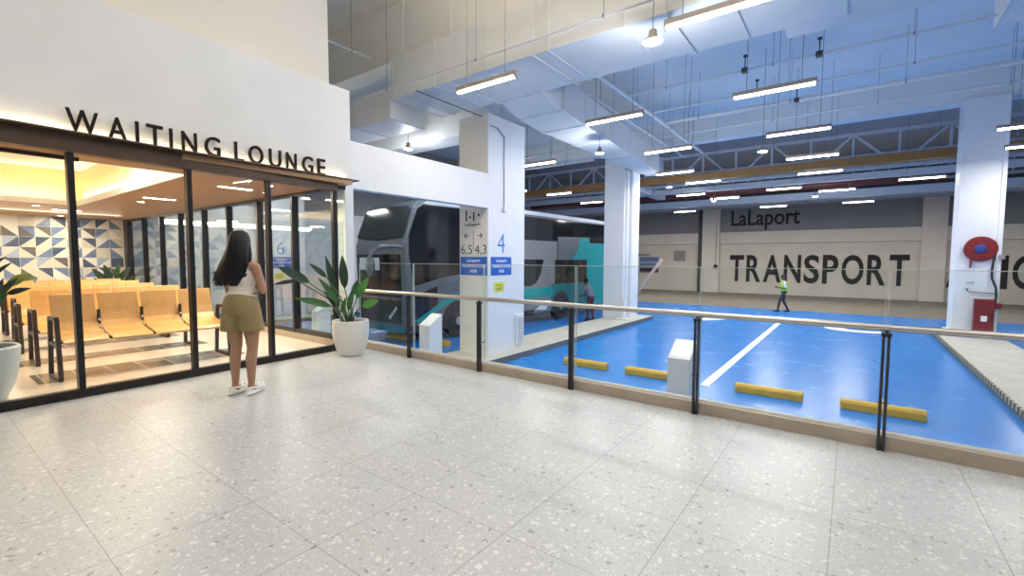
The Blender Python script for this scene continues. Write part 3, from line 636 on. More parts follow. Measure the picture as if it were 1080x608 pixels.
# ------------------------------------------------------------------ SIGNS
def logo(mb, o, a, s, mi=0):
    o, a = Vector(o), Vector(a)
    mb.prism([(0, 0), (.04*s, 0), (.04*s, .25*s), (0, .25*s)], o, a, Z, a.cross(Z), .004, mi)
    mb.prism([(.23*s, 0), (.27*s, 0), (.27*s, .2*s), (.23*s, .2*s)], o, a, Z, a.cross(Z), .004, mi)
    for x, z in ((.135, .09), (.4, .13)): mb.prism([((x+.03*math.cos(k*PI/8))*s, (z+.03*math.sin(k*PI/8))*s) for k in range(16)], o, a, Z, a.cross(Z), .004, mi)
def blue_panel(parent, o, a, w, h):
    a = Vector(a); n = a.cross(Z); o = Vector(o)
    p = MB().prism([(0, 0), (w, 0), (w, h), (0, h)], o, a, Z, n, .005).link('blue_panel', 'signblue', parent)
    t = MB(); oo = o + n*.005
    t.text('LaLaport', oo + a*w/2 + Z*h*.68, a, Z, w*.5, h*.2, .002, .012, center=True); t.text('TRANSPORTATION', oo + a*w/2 + Z*h*.42, a, Z, w*.9, h*.17, .002, .012, center=True); t.text('HUB', oo + a*w/2 + Z*h*.14, a, Z, w*.24, h*.17, .002, .012, center=True)
    t.link('lettering', 'signwhite', p)
sA = thing('direction_sign', 'cream pillar sign with logo, arrows and 6,5 4,3 above a blue panel', 'sign', (-7.47, 7.9755, 0))
k = MB(); logo(k, (.185, 0, 2.25), X, 1.0); k.text('LaLaport', (.16, 0, 2.12), X, Z, .48, .085, .004, .015); k.link('logo', 'num', sA)
k = MB()
for x0, x1 in ((.14, .28), (.69, .55)):
    k.bar((x0, -.002, 1.91), (x1, -.002, 1.91), .004, .018); s_ = 1 if x1 > x0 else -1
    for dz in (.06, -.06): k.bar((x0, -.002, 1.91), (x0+.06*s_, -.002, 1.91+dz), .004, .018)
k.box(.415, .423, -.004, 0, 1.58, 2.02); k.link('arrows', 'num', sA)
k = MB().text('6,5', (.035, 0, 1.46), X, Z, .345, .235, .004, -.008).text('4,3', (.465, 0, 1.46), X, Z, .345, .235, .004, -.008); k.link('numerals', 'num', sA)
blue_panel(sA, (.015, 0, 1.0), X, .82, .425)
def bay_sign(label, n, loc):
    t = thing('bay_sign', label, 'sign', loc)
    MB().text(n, (0, .24, 1.52), Y, Z, .28, .45, .004, -.012).link('numeral', 'numblue', t)
    blue_panel(t, (0, 0, 1.0), Y, .78, .425)
    y = MB().box(0, .004, .12, .5, .6, .84).link('yellow_label', 'signyellow', t)
    MB().text('BAS', (.004, .2, .74), Y, Z, .22, .05, .002).box(.004, .006, .17, .45, .69, .705).box(.004, .006, .2, .42, .65, .665).link('lettering', 'num', y)
bay_sign('blue bay sign with numeral 4 on the white pillar by the railing', '4', (-6.609, 8.07, 0))
bay_sign('blue bay sign with numeral 6 seen through the lounge glass', '6', (-16.899, 8.07, 0))
v = thing('wall_vent', 'white louvred vent low on the numbered pillar', 'vent', (-6.608, 9.02, -.72))
MB().box(0, .05, 0, .3, 0, .72).link('vent_frame', 'white', v, bevel=.005); s = MB()
for i in range(12): s.box(.05, .054, .04, .26, .06+i*.05, .08+i*.05)
s.link('louvre', 'greywall', v)
v = thing('wall_vent', 'white louvred box low on the second pillar beside the kerb end', 'vent', (-6.84, 16.12, -.85))
MB().box(0, .12, -.12, .02, .12, .75).box(-.15, .3, -.3, .02, 0, .06).link('vent_frame', 'white', v, bevel=.005)
# big wall lettering
for txt, x0, x1, z0, z1, y, bold, lab in (('TRANSPORT', -7.2, 2.75, -.15, 1.75, 36.395, .022, 'large black wall lettering TRANSPORT on the cream back wall'), ('ATION HUB', 4.4, 13.0, -.15, 1.7, 36.395, .022, 'black wall lettering partly hidden behind the hose reel pillar'), ('LaLaport', -7.2, -2.95, 3.5, 4.95, 36.395, .012, 'black LaLaport lettering high on the grey part of the back wall')):
    t = thing('wall_lettering', lab, 'sign', (x0, y, z0))
    # each letter set in its own cell
    if txt == 'LaLaport': MB().text(txt, (0, 0, 0), X, Z, x1-x0, z1-z0, .03, bold).link('lettering', 'paintletter', t)
    else:
        wid = {'T': .86, 'R': .84, 'A': 1.0, 'N': .92, 'S': .8, 'P': .78, 'O': 1.06, 'I': .26, 'H': .9, 'U': .9, 'B': .85, ' ': .5}
        tot = sum(wid[c] for c in txt); gap = .17; sc_ = (x1-x0-gap*(len(txt)-1))/tot; px = 0
        for c in txt:
            if c != ' ': MB().text(c, (px, 0, 0), X, Z, wid[c]*sc_, z1-z0, .03, bold).link('letter', 'paintletter', t)
            px += wid[c]*sc_+gap
nb = thing('notice_board', 'dark poster board with coloured rows on the far cream wall', 'sign', (-14.0, 36.35, .35))
MB().box(0, 1.55, 0, .04, 0, 1.25).link('board', 'slate', nb); MB().box(.05, 1.5, -.01, 0, .75, .9).box(.05, 1.5, -.01, 0, .45, .55).link('rows', 'paleblue', nb); MB().box(.05, 1.5, -.01, 0, .08, .35).link('lower_panel', 'maroon', nb)
ft = thing('wall_light', 'unlit batten fitting on the wall above the poster board', 'light', (-15.2, 36.3, 1.7)); MB().box(0, 2.0, 0, .1, 0, .16).link('housing', 'greywall', ft)
v = thing('wall_vent', 'square grey vent on the far wall beside the dark downpipe', 'vent', (-11.25, 36.33, 1.3)); MB().box(0, .85, 0, .07, 0, .8).link('vent_frame', 'greywall', v); s = MB()
for i in range(5): s.box(.08, .77, -.01, 0, .1+i*.13, .16+i*.13)
s.link('louvre', 'fixture', v)
bl = thing('alarm_bell', 'small dark alarm lamp on the pilaster of the far wall', 'alarm', (-8.1, 36.05, .9)); MB().lathe([(.02, 0), (.16, -.02), (.14, -.1), (.02, -.16)], (0, 0, 0), 16, axis='y').link('bell', 'black', bl); MB().box(-.02, .02, -.03, 0, .1, 3).link('conduit', 'greywall', bl)

# ------------------------------------------------------------------ HOSE REEL AND CABINET
h = thing('hose_reel', 'round red fire hose reel with black hose on the white pillar', 'hose reel', (2.96, 18.79, 1.73))
MB().lathe([(.02, -.06), (.34, -.05), (.36, -.03), (.36, .0), (.2, .02)], (0, 0, 0), 40, axis='y').link('reel_disc', 'red', h, smooth=True)
MB().lathe([(.03, -.1), (.11, -.085), (.13, -.06)], (0, 0, 0), 20, axis='y').link('hub', 'blue_hub', h, smooth=True)
MB().tube([(.29, -.02, -.2), (.26, -.03, -.6), (.27, -.03, -.85), (.36, -.03, -1.12), (.38, -.03, -1.35), (.37, -.03, -1.55)], .028, 10).link('hose', 'hose', h, smooth=True)
MB().box(.28, .5, -.09, .06, -1.72, -1.56).link('nozzle_box', 'red', h, bevel=.01)
MB().cyl((0, -.05, 0), (0, .06, 0), .06).box(-.2, -.17, -.03, .06, -.55, -.3).link('bracket', 'red', h)
MB().tube([(-.24, -.02, -1.16), (-.2, -.03, -1.25), (.4, -.03, -1.28)], .022, 8).tube([(-.25, -.02, -.98), (-.08, -.02, -.98)], .016, 8).link('supply_pipe', 'midsteel', h)
MB().box(.38, .5, -.07, .06, -.3, -.18).link('switch', 'fixture', h)
c = thing('fire_cabinet', 'red fire extinguisher cabinet at the foot of the white pillar', 'cabinet', (2.88, 18.74, -.72))
MB().box(0, .42, -.16, .01, 0, 1.0).link('body', 'red', c, bevel=.012); dr = MB().box(.02, .40, -.185, -.161, .03, .97).link('door', 'red', c, bevel=.008)
MB().box(.14, .27, -.19, -.184, .36, .52).link('label', 'signwhite', dr); MB().box(.34, .37, -.2, -.185, .45, .6).link('handle', 'black', dr)
# ------------------------------------------------------------------ PEDESTALS, WHEEL STOPS, BARRIER
def make_ped(label):
    t = thing('bay_pedestal', label, 'bollard', (0, 0, 0), 0, 'white sloped-top pedestals behind the railing')
    MB().prism([(0, 0), (0, 1.24), (.3, 1.42), (.3, 0)], (0, 0, 0), Y, Z, X, .255).link('body', 'white', t, bevel=.006)
    MB().box(-.012, .267, -.012, .312, 0, .05).link('base_plate', 'midsteel', t)
    MB().prism([(.02, 1.2525), (.02, 1.257), (.28, 1.413), (.28, 1.4085)], (.02, 0, 0), Y, Z, X, .215).link('top_plate', 'signwhite', t)
    return t
pp = make_ped('white sloped-top pedestal behind the railing beside bay four line'); pp.location = (-1.683, 5.3, FLOOR2)
c = copy_tree(pp, 'white sloped-top pedestal behind the railing in front of the coach'); c.location = (-5.93, 5.3, FLOOR2)
c = copy_tree(pp, 'white sloped-top pedestal seen through the lounge side glass'); c.location = (-9.35, 5.3, FLOOR2)
def make_stop(label):
    t = tag(MB().prism([(0, 0), (0, .11), (.035, .15), (.145, .15), (.18, .11), (.18, 0)], (0, 0, 0), Y, Z, X, 1.04).link('wheel_stop', 'yellow', bevel=.012), label, 'wheel stop', 'yellow wheel stops')
    return t
st = make_stop('yellow wheel stop in bay four next to the kerb island'); st.location = (-5.18, 8.92, FLOOR2)
for x, lab in ((-3.71, 'yellow wheel stop in bay four partly behind the white pedestal'), (-1.62, 'yellow wheel stop in bay three next to the white line'), (-.07, 'yellow wheel stop in bay three toward the striped kerb'), (-9.75, 'yellow wheel stop at the front wheel of the coach beside the pillar'), (-11.25, 'yellow wheel stop under the front of the coach'), (-15.4, 'yellow wheel stop in the empty bay past the coach'), (-13.6, 'second yellow wheel stop in the bay seen through the lounge glass'), (4.6, 'yellow wheel stop in the bay past the striped kerb')):
    c = copy_tree(st, lab); c.location = (x, 8.92 if x > -8 else 8.75, FLOOR2)
g = thing('barrier_gate', 'raised barrier arm beside the second pillar', 'barrier', (-8.35, 20.6, FLOOR2))
MB().box(-.18, .18, -.15, .15, 0, .95).link('cabinet', 'yellow', g, bevel=.02); MB().bar((-.1, -.2, .18), (1.5, -.2, 2.38), .07, .13).link('arm', 'salmon', g)

# ------------------------------------------------------------------ COACH
bus = thing('coach', 'silver and teal double-deck coach with black windows parked behind the pillar', 'bus', (-9.7, 8.2, FLOOR2), -.052)
W_, Lb = 2.35, 12.0
H = lambda z: z + 1.0     # world height -> coach height
prof = [(.25, H(-.7)), (.04, H(-.55)), (0, H(0)), (-.05, H(1.3)), (-.06, H(1.75)), (0, H(1.95)), (.3, H(2.8)), (.5, H(3.0)), (.8, H(3.06)), (5, H(3.14)), (11.7, H(3.12)), (11.95, H(2.9)), (12, H(1)), (11.95, H(-.6)), (11.8, H(-.7))]
MB().prism(prof, (-W_, 0, 0), Y, Z, X, W_).link('body', 'bus_silver', bus, bevel=.09, seg=4)
def side(name, poly, m, d=.012, off=0.0, parent=bus, bevel=0):
    return MB().prism([(s, H(z)) for s, z in poly], (off, 0, 0), Y, Z, X, d).link(name, m, parent, bevel=bevel)
side('grey_side', [(2.0, -.6), (2.0, 2.1), (9.6, 2.1), (9.6, -.6)], 'bus_grey', .008)
side('teal_tail', [(8.9, 2.3), (8.6, 1.9), (9.5, 1.35), (9.5, -.6), (11.9, -.6), (11.9, 2.2), (9.6, 2.2)], 'bus_teal', .012)
side('upper_window', [(.3, .62), (.13, 1.5), (.13, 2.0), (.42, 2.76), (.62, 2.88), (11.7, 2.93), (11.7, 2.1), (2.4, 2.06), (2.3, .95), (1.4, .85), (.9, .75)], 'bus_glass', .018)
side('lower_window', [(4.2, .42), (4.2, 1.37), (6.38, 1.37), (6.2, .85), (5.9, .5), (5.6, .4)], 'bus_glass', .02)
side('door', [(7.15, .42), (7.15, 1.36), (9.55, 1.36), (9.55, .42)], 'bus_glass', .02)
side('entry_door', [(.3, -.45), (.3, .5), (1.1, .75), (1.15, -.1), (.9, -.45)], 'bus_glass', .016)
pz = side('bulge_panel', [(7.3, 1.36), (7.3, 2.26), (9.7, 2.32), (9.7, 1.36)], 'bus_silver', .05)
side('teal_corner', [(8.3, 1.37), (8.75, 1.75), (8.9, 2.29), (9.69, 2.31), (9.69, 1.37)], 'bus_teal', .01, .05, pz)
side('silver_arch', [(.25, .44), (.6, .64), (1.1, .79), (1.7, .86), (2.4, .87), (2.4, .70), (1.75, .68), (1.15, .61), (.65, .46), (.35, .34)], 'bus_silver', .045)
side('teal_swoosh', [(.28, -.36), (.8, -.12), (1.3, .16), (1.9, .33), (2.6, .38), (5.2, .32), (7.0, .3), (7.0, -.02), (5.2, -.05), (2.6, .2), (1.9, .15), (1.4, .0), (.9, -.24), (.45, -.42)], 'bus_teal', .03)
side('silver_swoosh', [(.3, -.45), (.9, -.28), (1.4, -.04), (1.45, -.1), (1.0, -.38), (.45, -.52)], 'bus_silver', .03)
side('teal_skirt', [(6.9, -.55), (6.9, .42), (9.6, .42), (9.6, -.55)], 'bus_teal_dark', .02)
side('silver_flash', [(5.9, -.5), (6.5, -.2), (6.9, -.2), (6.5, -.55)], 'bus_white', .035)
side('roof_rail', [(.6, 2.92), (.8, 3.02), (5, 3.12), (11.7, 3.1), (11.7, 2.98), (5, 2.98), (.8, 2.9)], 'bus_white', .03)
side('dark_skirt', [(.15, -.7), (.15, -.48), (5.8, -.48), (5.8, -.7)], 'bus_black', .02)
for s0 in (1.95, 7.55):
    a_ = side('wheel_arch', [(s0+.62*math.cos(t*PI/12), -.52+.64*math.sin(t*PI/12)) for t in range(13)] + [(s0-.62, -.7), (s0+.62, -.7)], 'bus_black', .034)
    for sx in (0, 1):
        if sx: continue
        w = MB().lathe([(.3, -.26), (.49, -.24), (.5, -.12), (.49, -.01), (.33, .0), (.3, -.03)], (.045, s0, .5), 36, axis='x').link('wheel', 'tyre', bus, smooth=True)
        MB().lathe([(.3, -.1), (.29, -.03), (.14, -.05), (.12, .01), (.07, .02), (0, .02)], (.045, s0, .5), 24, axis='x').link('rim', 'rim', w, smooth=True)
for s0 in (1.95, 7.55): MB().lathe([(.3, -.26), (.49, -.24), (.5, -.12), (.49, -.01), (.33, .0)], (-W_+.28, s0, .5), 28, axis='x').link('wheel', 'tyre', bus, smooth=True)
# front: tilted windscreens
def front(name, poly, y0, z0, y1, z1, m, d, parent=bus):
    v = Vector((0, y1-y0, z1-z0)); L = v.length; v.normalize(); n = X.cross(v)
    return MB().prism([(-x, t*L) for x, t in poly], (0, y0, H(z0)), X, v, n, d).link(name, m, parent, bevel=.01)
front('upper_windscreen', [(.08, .0), (.1, .93), (.22, 1.02), (1.2, 1.06), (2.12, 1.0), (2.25, .9), (2.3, .0), (1.2, -.09)], -.005, 1.98, .3, 2.82, 'bus_glass2', .02)
front('lower_windscreen', [(.12, .0), (.1, 1), (2.25, 1), (2.25, .0)], -.012, .3, -.048, 1.5, 'bus_glass', .02)
front('grille', [(.2, .1), (.2, .95), (2.15, .95), (2.15, .1)], .0, -.5, -.01, .26, 'bus_black', .02)
front('notice', [(1.1, .62), (1.1, .92), (1.5, .92), (1.5, .62)], -.012, .3, -.048, 1.5, 'paper', .026); front('notice', [(1.56, .62), (1.56, .92), (2.1, .92), (2.1, .62)], -.012, .3, -.048, 1.5, 'paper', .026)
hl = front('headlamp', [(.35, .15), (.28, .4), (.42, .8), (.62, .9), (.72, .6), (.6, .25)], .0, -.45, -.01, .35, 'bus_black', .05)
for i in range(4): MB().ball((-.62+.09*i, -.06, .64+.085*i+.1), (.045, .02, .05)).link('led', 'headl', hl, smooth=True)
front('chin', [(.05, 0), (.05, 1), (2.3, 1), (2.3, 0)], .02, -.68, .0, -.5, 'bus_teal_dark', .03)
front('silver_pillar', [(0.0, .0), (0.0, 1), (.1, 1), (.1, 0)], -.005, -.2, -.055, 1.6, 'bus_silver', .03)
mr = MB().tube([(-.1, .1, H(1.68)), (-.05, -.3, H(1.72)), (-.08, -.75, H(1.68)), (-.12, -.95, H(1.55)), (-.13, -1.0, H(1.4))], [.06, .055, .06, .06, .05], 12).link('mirror_arm', 'bus_silver', bus, smooth=True)
MB().ball((-.14, -1.0, H(1.2)), (.12, .09, .27)).link('mirror_head', 'bus_silver', mr, smooth=True); MB().ball((-.13, -.95, H(1.18)), (.1, .07, .22)).link('mirror_glass', 'bus_glass', mr, smooth=True)

# ------------------------------------------------------------------ PEOPLE
def fuse(name, prims, vox, m, parent, smooth_it=6, cuts=(), mats=None):
    mb = MB()
    for p in prims:
        if p[0] == 'c':
            _, a, b2, r0, r1 = p; a, b2 = Vector(a), Vector(b2)
            mb.tube([a, b2], [r0, r1], 14); mb.ball(a, r0, None, 14, 8); mb.ball(b2, r1, None, 14, 8)
        else: mb.ball(p[1], p[2], p[3] if len(p) > 3 else None, 18, 12)
    o = mb.link('tmp', m)
    rm = o.modifiers.new('r', 'REMESH'); rm.mode = 'VOXEL'; rm.voxel_size = vox
    sm = o.modifiers.new('s', 'SMOOTH'); sm.factor = .5; sm.iterations = smooth_it
    dg = bpy.context.evaluated_depsgraph_get(); dg.update()
    me = bpy.data.meshes.new_from_object(o.evaluated_get(dg)); bpy.data.objects.remove(o)
    if cuts:
        bm = bmesh.new(); bm.from_mesh(me)
        for co, no in cuts:
            g = bmesh.ops.bisect_plane(bm, geom=bm.verts[:]+bm.edges[:]+bm.faces[:], plane_co=co, plane_no=no, clear_outer=True)
            ed = [e for e in g['geom_cut'] if isinstance(e, bmesh.types.BMEdge)]
            if ed: bmesh.ops.holes_fill(bm, edges=ed)
        bm.to_mesh(me); bm.free()
    me.name = name; me.materials.clear(); me.materials.append(M[m])
    for p in me.polygons: p.use_smooth = True
    ob = bpy.data.objects.new(name, me); COL.objects.link(ob); ob.parent = parent
    return ob
def hand(wrist, d, palm_n, s=1.0, curl=.5):
    """palm, four fingers and a thumb as capsules; d: direction of the fingers, palm_n: out of the palm"""
    w, d, pn = Vector(wrist), Vector(d).normalized(), Vector(palm_n).normalized(); sd = d.cross(pn).normalized(); P = []
    P.append(('c', w, w+d*.07*s, .021*s, .026*s))
    for k, L in ((-1.5, .062), (-.5, .075), (.5, .08), (1.5, .07)):
        b0 = w + d*.085*s + sd*k*.0185*s; P.append(('c', w + d*.03*s + sd*k*.012*s, b0, .013*s, .0095*s))
        d1 = (d + pn*curl).normalized(); b1 = b0 + d1*L*.5*s; d2 = (d + pn*curl*2.2).normalized(); b2 = b1 + d2*L*.45*s
        P += [('c', b0, b1, .0092*s, .0085*s), ('c', b1, b2, .0085*s, .007*s)]
    t0 = w + d*.03*s + sd*.024*s; t1 = t0 + (d*.5 + sd*.8 + pn*.3).normalized()*.035*s; t2 = t1 + (d*.9 + sd*.2 + pn*.4).normalized()*.03*s
    P += [('c', t0, t1, .012*s, .0105*s), ('c', t1, t2, .0105*s, .0085*s)]
    return P
def head(c, r, s=1.0):
    c = Vector(c); f = lambda x, y, z: c + Vector((x, y, z))*s
    return [('e', c, (.073*s, .092*s, .108*s)), ('e', f(0, .03, -.06), (.052*s, .06*s, .055*s)), ('c', f(0, .088, .0), f(0, .105, -.028), .009*s, .013*s), ('e', f(0, .082, -.058), (.022*s, .014*s, .008*s)),
            ('e', f(.075, -.0, -.01), (.012*s, .02*s, .03*s)), ('e', f(-.075, 0, -.01), (.012*s, .02*s, .03*s)), ('e', f(.03, .078, .008), (.014*s, .01*s, .008*s)), ('e', f(-.03, .078, .008), (.014*s, .01*s, .008*s)), ('e', f(0, .085, -.09), (.02*s, .015*s, .015*s))]
# --- woman looking into the lounge
wm = thing('person', 'woman with long black hair in cream top and khaki shorts looking into the lounge', 'person', (-4.9, 2.05, 0), R(34))
torso = [('e', (0, -.02, .90), (.152, .118, .13)), ('e', (0, 0, 1.04), (.118, .09, .12)), ('e', (0, .0, 1.18), (.138, .1, .15)), ('c', (-.125, -.01, 1.295), (.125, -.01, 1.295), .05, .05), ('e', (.06, .07, 1.2), (.06, .05, .06)), ('e', (-.06, .07, 1.2), (.06, .05, .06)), ('c', (0, -.01, 1.30), (0, .015, 1.43), .05, .046)]
legs = []
for s in (-1, 1):
    x = .088*s
    legs += [('c', (x, -.01, .86), (x*.98, .0, .68), .088, .077), ('c', (x*.98, 0, .68), (x*.95, .015, .48), .077, .053), ('c', (x*.95, .015, .48), (x*.95, -.012, .36), .05, .053), ('c', (x*.95, -.014, .36), (x*.94, -.02, .11), .053, .031), ('c', (x*.94, -.02, .11), (x*.94, -.03, .06), .032, .034), ('c', (x*.94, -.035, .055), (x*1.05, .12, .04), .034, .03)]
arms = []
for s, el, wr in ((1, (.222, -.0, 1.05), (.01, .17, 1.13)), (-1, (-.165, .05, 1.04), (-.07, .2, 1.12))):
    arms += [('c', (.155*s, -.01, 1.285), el, .045, .036), ('c', el, wr, .036, .024)]
    arms += hand(wr, (-.5*s, .35, .6), (-.6*s, -.2, .7), 1.0)
fuse('body', torso + legs + arms + head((0, .03, 1.525), 1), .0065, 'skin', wm, 5)
tt = [('e', (0, 0, 1.04), (.127, .1, .13)), ('e', (0, .0, 1.17), (.147, .109, .155)), ('e', (.06, .072, 1.19), (.066, .054, .066)), ('e', (-.06, .072, 1.19), (.066, .054, .066)), ('e', (0, -.01, .98), (.148, .115, .1))]
tank = fuse('tank_top', tt, .008, 'tank', wm, 4, [((0, 0, 1.255), (0, .15, 1)), ((0, 0, .985), (0, 0, -1))])
for s in (-1, 1): MB().tube([(.1*s, -.075, 1.22), (.1*s, -.055, 1.3), (.088*s, -.01, 1.347), (.082*s, .05, 1.32), (.075*s, .1, 1.24)], [.016, .015, .014, .015, .016], 8).link('strap', 'tank', tank, smooth=True)
sp = [('e', (0, -.02, .92), (.169, .137, .14)), ('c', (.08, -.02, .87), (.098, -.01, .66), .104, .115), ('c', (-.08, -.02, .87), (-.098, -.01, .66), .104, .115), ('e', (0, -.06, .88), (.15, .1, .11)), ('e', (0, -.01, 1.0), (.138, .108, .06))]
sh = fuse('shorts', sp, .009, 'khaki', wm, 10, [((0, 0, 1.022), (0, 0, 1)), ((0, 0, .648), (0, 0, -1))])
MB().lathe([(.128, .985), (.136, .99), (.138, 1.01), (.134, 1.025), (.128, 1.026)], n=40).link('waistband', 'khaki', sh, smooth=True).scale = (1.02, .8, 1)
hb = MB(); rr = random.Random(5); NR = 64; rings = []
# profile: z, centre x, centre y, half width, half depth
HP = [(1.650, 0, .0, .012, .012), (1.645, 0, .0, .04, .045), (1.625, 0, -.005, .066, .078), (1.59, 0, -.01, .086, .098), (1.54, 0, -.015, .097, .106), (1.48, -.002, -.03, .104, .1), (1.42, -.006, -.05, .112, .09), (1.36, -.016, -.062, .126, .083), (1.30, -.028, -.072, .14, .08), (1.24, -.042, -.08, .15, .072), (1.19, -.055, -.084, .146, .062), (1.14, -.062, -.086, .122, .047), (1.11, -.064, -.086, .09, .03)]
ph = [rr.uniform(0, 6.28) for _ in range(4)]
for z, cx, cy, wx, wy in HP:
    ring = []
    for i in range(NR):
        a = 2*PI*i/NR; k = 1 + (.02 + .05*max(0, (1.5-z)/.4))*(math.sin(7*a+ph[0]+z*3)*.5 + math.sin(13*a+ph[1]-z*5)*.35 + math.sin(23*a+ph[2])*.25)
        dz = -.02*max(0, (1.3-z)/.2)*math.sin(9*a+ph[3]) if z < 1.3 else 0
        ring.append(hb.bm.verts.new((cx+wx*k*math.cos(a), cy+wy*k*math.sin(a), z+dz)))
    rings.append(ring)
hb.loft(rings)
for i in range(18):
    x = -.2+.25*i/17; hb.tube([(x+.02, -.1, 1.24), (x+.005, -.105, 1.18), (x-.012-.02*rr.random(), -.1, 1.105+rr.random()*.04)], [.016, .012, .003], 7)
for i in range(12): hb.tube([(-.13, -.08, 1.28-.012*i), (-.19, -.085, 1.235-.012*i), (-.225-.03*rr.random(), -.08, 1.225-.011*i)], [.014, .009, .002], 7)
hb.tube([(.075, .02, 1.5), (.1, -.01, 1.4), (.108, -.03, 1.32), (.1, -.045, 1.26)], [.02, .022, .018, .004], 8)
hb.link('hair', 'hair', wm, smooth=True)
for s in (-1, 1):
    x = .088*s*.97
    cl = fuse('clog', [('e', (x*1.06, .095, .045), (.052, .085, .05)), ('c', (x, -.06, .03), (x*1.04, .1, .028), .034, .045), ('e', (x*1.04, .02, .02), (.045, .15, .022)), ('e', (x, -.06, .035), (.038, .045, .035))], .006, 'clog', wm, 4, [((0, 0, .0), (0, 0, -1))])
    cl.rotation_euler.z = R(2*s)
    MB().tube([(x+.045, .03, .06), (x+.043, -.05, .075), (x+.02, -.098, .08), (x-.02, -.098, .08), (x-.043, -.05, .075), (x-.045, .03, .06)], .008, 8).link('heel_strap', 'clog', cl, smooth=True)
    h_ = MB()
    for dx, dy in ((-.02, .09), (.015, .1), (.0, .12), (.03, .075), (-.005, .07)): h_.ball((x*1.06+dx, .0+dy, .09-(abs(dx)*.15)), (.005, .005, .006), None, 8, 6)
    h_.link('vent_hole', 'clogdark', cl)

def small_person(label, loc, rz, pose, mats, group=None):
    t = thing('person', label, 'person', loc, rz); sk, top, leg, shoe, vest, cap, sleeve = mats
    hipz, lean = .86, pose.get('lean', 0)
    sh_ = Vector((0, lean*.45, 1.38 - abs(lean)*.12)); hd = Vector((0, .03+lean*.65, 1.6 - abs(lean)*.2))
    body = [('e', (0, -.01, .92), (.15, .11, .12)), ('c', (0, 0, .95), sh_*.6 + Vector((0, 0, .45)), .12, .13), ('e', sh_ + Vector((0, 0, -.12)), (.155, .105, .15)), ('c', sh_ + Vector((-.14, 0, 0)), sh_ + Vector((.14, 0, 0)), .055, .055), ('c', sh_, hd - Vector((0, .01, .08)), .052, .05)] + head(hd, 1)
    fe = pose['feet']; legp = []
    for s, (fy, ky) in zip((-1, 1), fe):
        x = .09*s; kn = Vector((x, ky, .48)); an = Vector((x, fy, .1)); legp += [('c', (x, 0, .87), kn, .085, .062), ('c', kn, an, .06, .045)]
        body += [('c', (x, 0, .87), kn, .07, .05), ('c', kn, an, .045, .035), ('c', an, (x, fy+.12, .04), .03, .025)]
    armp = []
    for s, (el, wr) in zip((-1, 1), pose['arms']):
        a0 = sh_ + Vector((.17*s, 0, -.02)); el, wr = Vector(el), Vector(wr); armp += [('c', a0, a0.lerp(el, .85), .052, .048)]
        body += [('c', a0, el, .045, .036), ('c', el, wr, .036, .026)] + hand(wr, (wr-el) + Vector((0, .02, 0)), (-s, .3, .2), 1.0)
    fuse('body', body, .011, sk, t, 3)
    fuse('trousers', legp + [('e', (0, -.01, .92), (.165, .125, .12))], .014, leg, t, 3, [((0, 0, 1.02), (0, 0, 1))])
    tor = [('c', (0, 0, 1.0), sh_*.6 + Vector((0, 0, .45)), .138, .145), ('e', sh_ + Vector((0, 0, -.12)), (.17, .12, .155)), ('c', sh_ + Vector((-.13, 0, 0)), sh_ + Vector((.13, 0, 0)), .06, .06)]
    fuse('shirt', tor + armp, .014, sleeve, t, 3, [((0, 0, .95), (0, 0, -1))])
    if vest:
        v = fuse('vest', [('c', (0, 0, 1.0), sh_*.6 + Vector((0, 0, .45)), .15, .157), ('e', sh_ + Vector((0, 0, -.12)), (.165, .132, .165)), ('c', sh_ + Vector((-.09, 0, 0)), sh_ + Vector((.09, 0, 0)), .066, .066)], .014, vest, t, 3, [((0, 0, .9), (0, 0, -1))])
        MB().lathe([(.158, 1.07), (.166, 1.075), (.166, 1.12), (.158, 1.125)], n=28).link('reflective_band', 'reflect', v, smooth=True).scale = (1, .96, 1)
    if cap == 'cap': fuse('cap', [('e', hd + Vector((0, -.0, .05)), (.085, .1, .085)), ('e', hd + Vector((0, .1, .045)), (.06, .07, .012))], .01, 'black', t, 3)
    else: fuse('hair', [('e', hd + Vector((0, -.02, .035)), (.084, .095, .095))], .01, 'hair', t, 3)
    for s, (fy, ky) in zip((-1, 1), fe): fuse('shoe', [('c', (.09*s, fy-.05, .045), (.09*s, fy+.15, .035), .045, .035)], .01, shoe, t, 3, [((0, 0, 0), (0, 0, -1))])
    return t
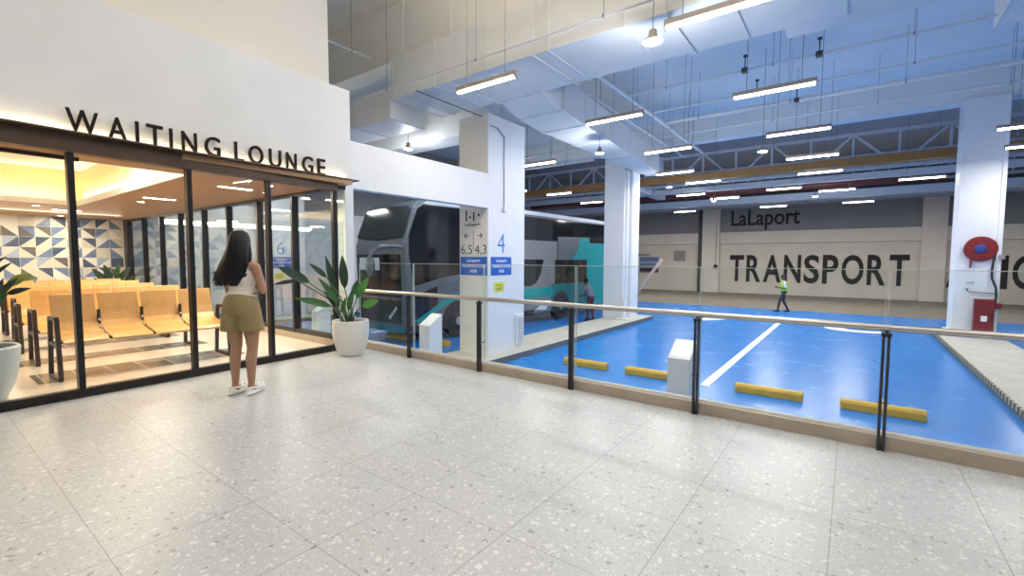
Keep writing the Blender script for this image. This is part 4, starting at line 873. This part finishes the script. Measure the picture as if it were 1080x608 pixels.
small_person('worker in lime hi-vis vest walking past the big wall lettering', (-2.5, 24.4, FLOOR2+.002), R(100), dict(feet=((.22, .16), (-.2, -.02)), arms=(((-.22, -.05, 1.1), (-.1, .22, 1.12)), ((.22, -.02, 1.1), (.08, .24, 1.13)))), ('skin2', 'whitecloth', 'dkcloth', 'black', 'hivis', 'cap', 'whitecloth'))
small_person('person in pale lavender shirt standing by the rear door of the coach', (-8.05, 15.9, FLOOR2), R(75), dict(lean=.35, feet=((.05, .05), (-.05, .0)), arms=(((-.2, .3, 1.02), (-.1, .5, .95)), ((.2, .3, 1.02), (.1, .5, .95)))), ('skin2', 'lav', 'maroon', 'black', None, 'hair', 'lav'))

# ------------------------------------------------------------------ WORLD, CAMERA
w = bpy.data.worlds.new('World'); SC.world = w; w.use_nodes = True
bg = w.node_tree.nodes['Background']; bg.inputs[0].default_value = (.9, .95, 1, 1); bg.inputs[1].default_value = .24
f_, HC, SL = 482.0, 273.8, .004
yaw = math.atan(648/f_); th = PI/2-yaw; pitch = math.atan((304-HC)/f_); roll = math.atan(SL)
fw = Vector((-math.sin(th), math.cos(th), 0)); r_ = Vector((math.cos(th), math.sin(th), 0))
F = fw*math.cos(pitch) - Z*math.sin(pitch); U = Z*math.cos(pitch) + fw*math.sin(pitch)
R1 = r_*math.cos(roll) + U*math.sin(roll); U1 = U*math.cos(roll) - r_*math.sin(roll)
cam = bpy.data.cameras.new('Camera'); co = bpy.data.objects.new('Camera', cam); COL.objects.link(co)
mw = Matrix((R1, U1, -F)).transposed().to_4x4(); mw.translation = (0, 0, 1.37); co.matrix_world = mw
cam.sensor_width = 36; cam.sensor_fit = 'HORIZONTAL'; cam.lens = 36*f_/1080; cam.clip_start = .05; cam.clip_end = 200
SC.camera = co
SC.view_settings.view_transform = 'Standard'; SC.view_settings.look = 'None'; SC.view_settings.gamma = 1; SC.view_settings.use_curve_mapping = False
SC.view_settings.exposure = 0.0
SC.cycles.max_bounces = 10; SC.cycles.transparent_max_bounces = 24; SC.cycles.diffuse_bounces = 5
SC.cycles.caustics_reflective = False; SC.cycles.caustics_refractive = False; SC.cycles.use_denoising = True
SC.cycles.sample_clamp_indirect = 6
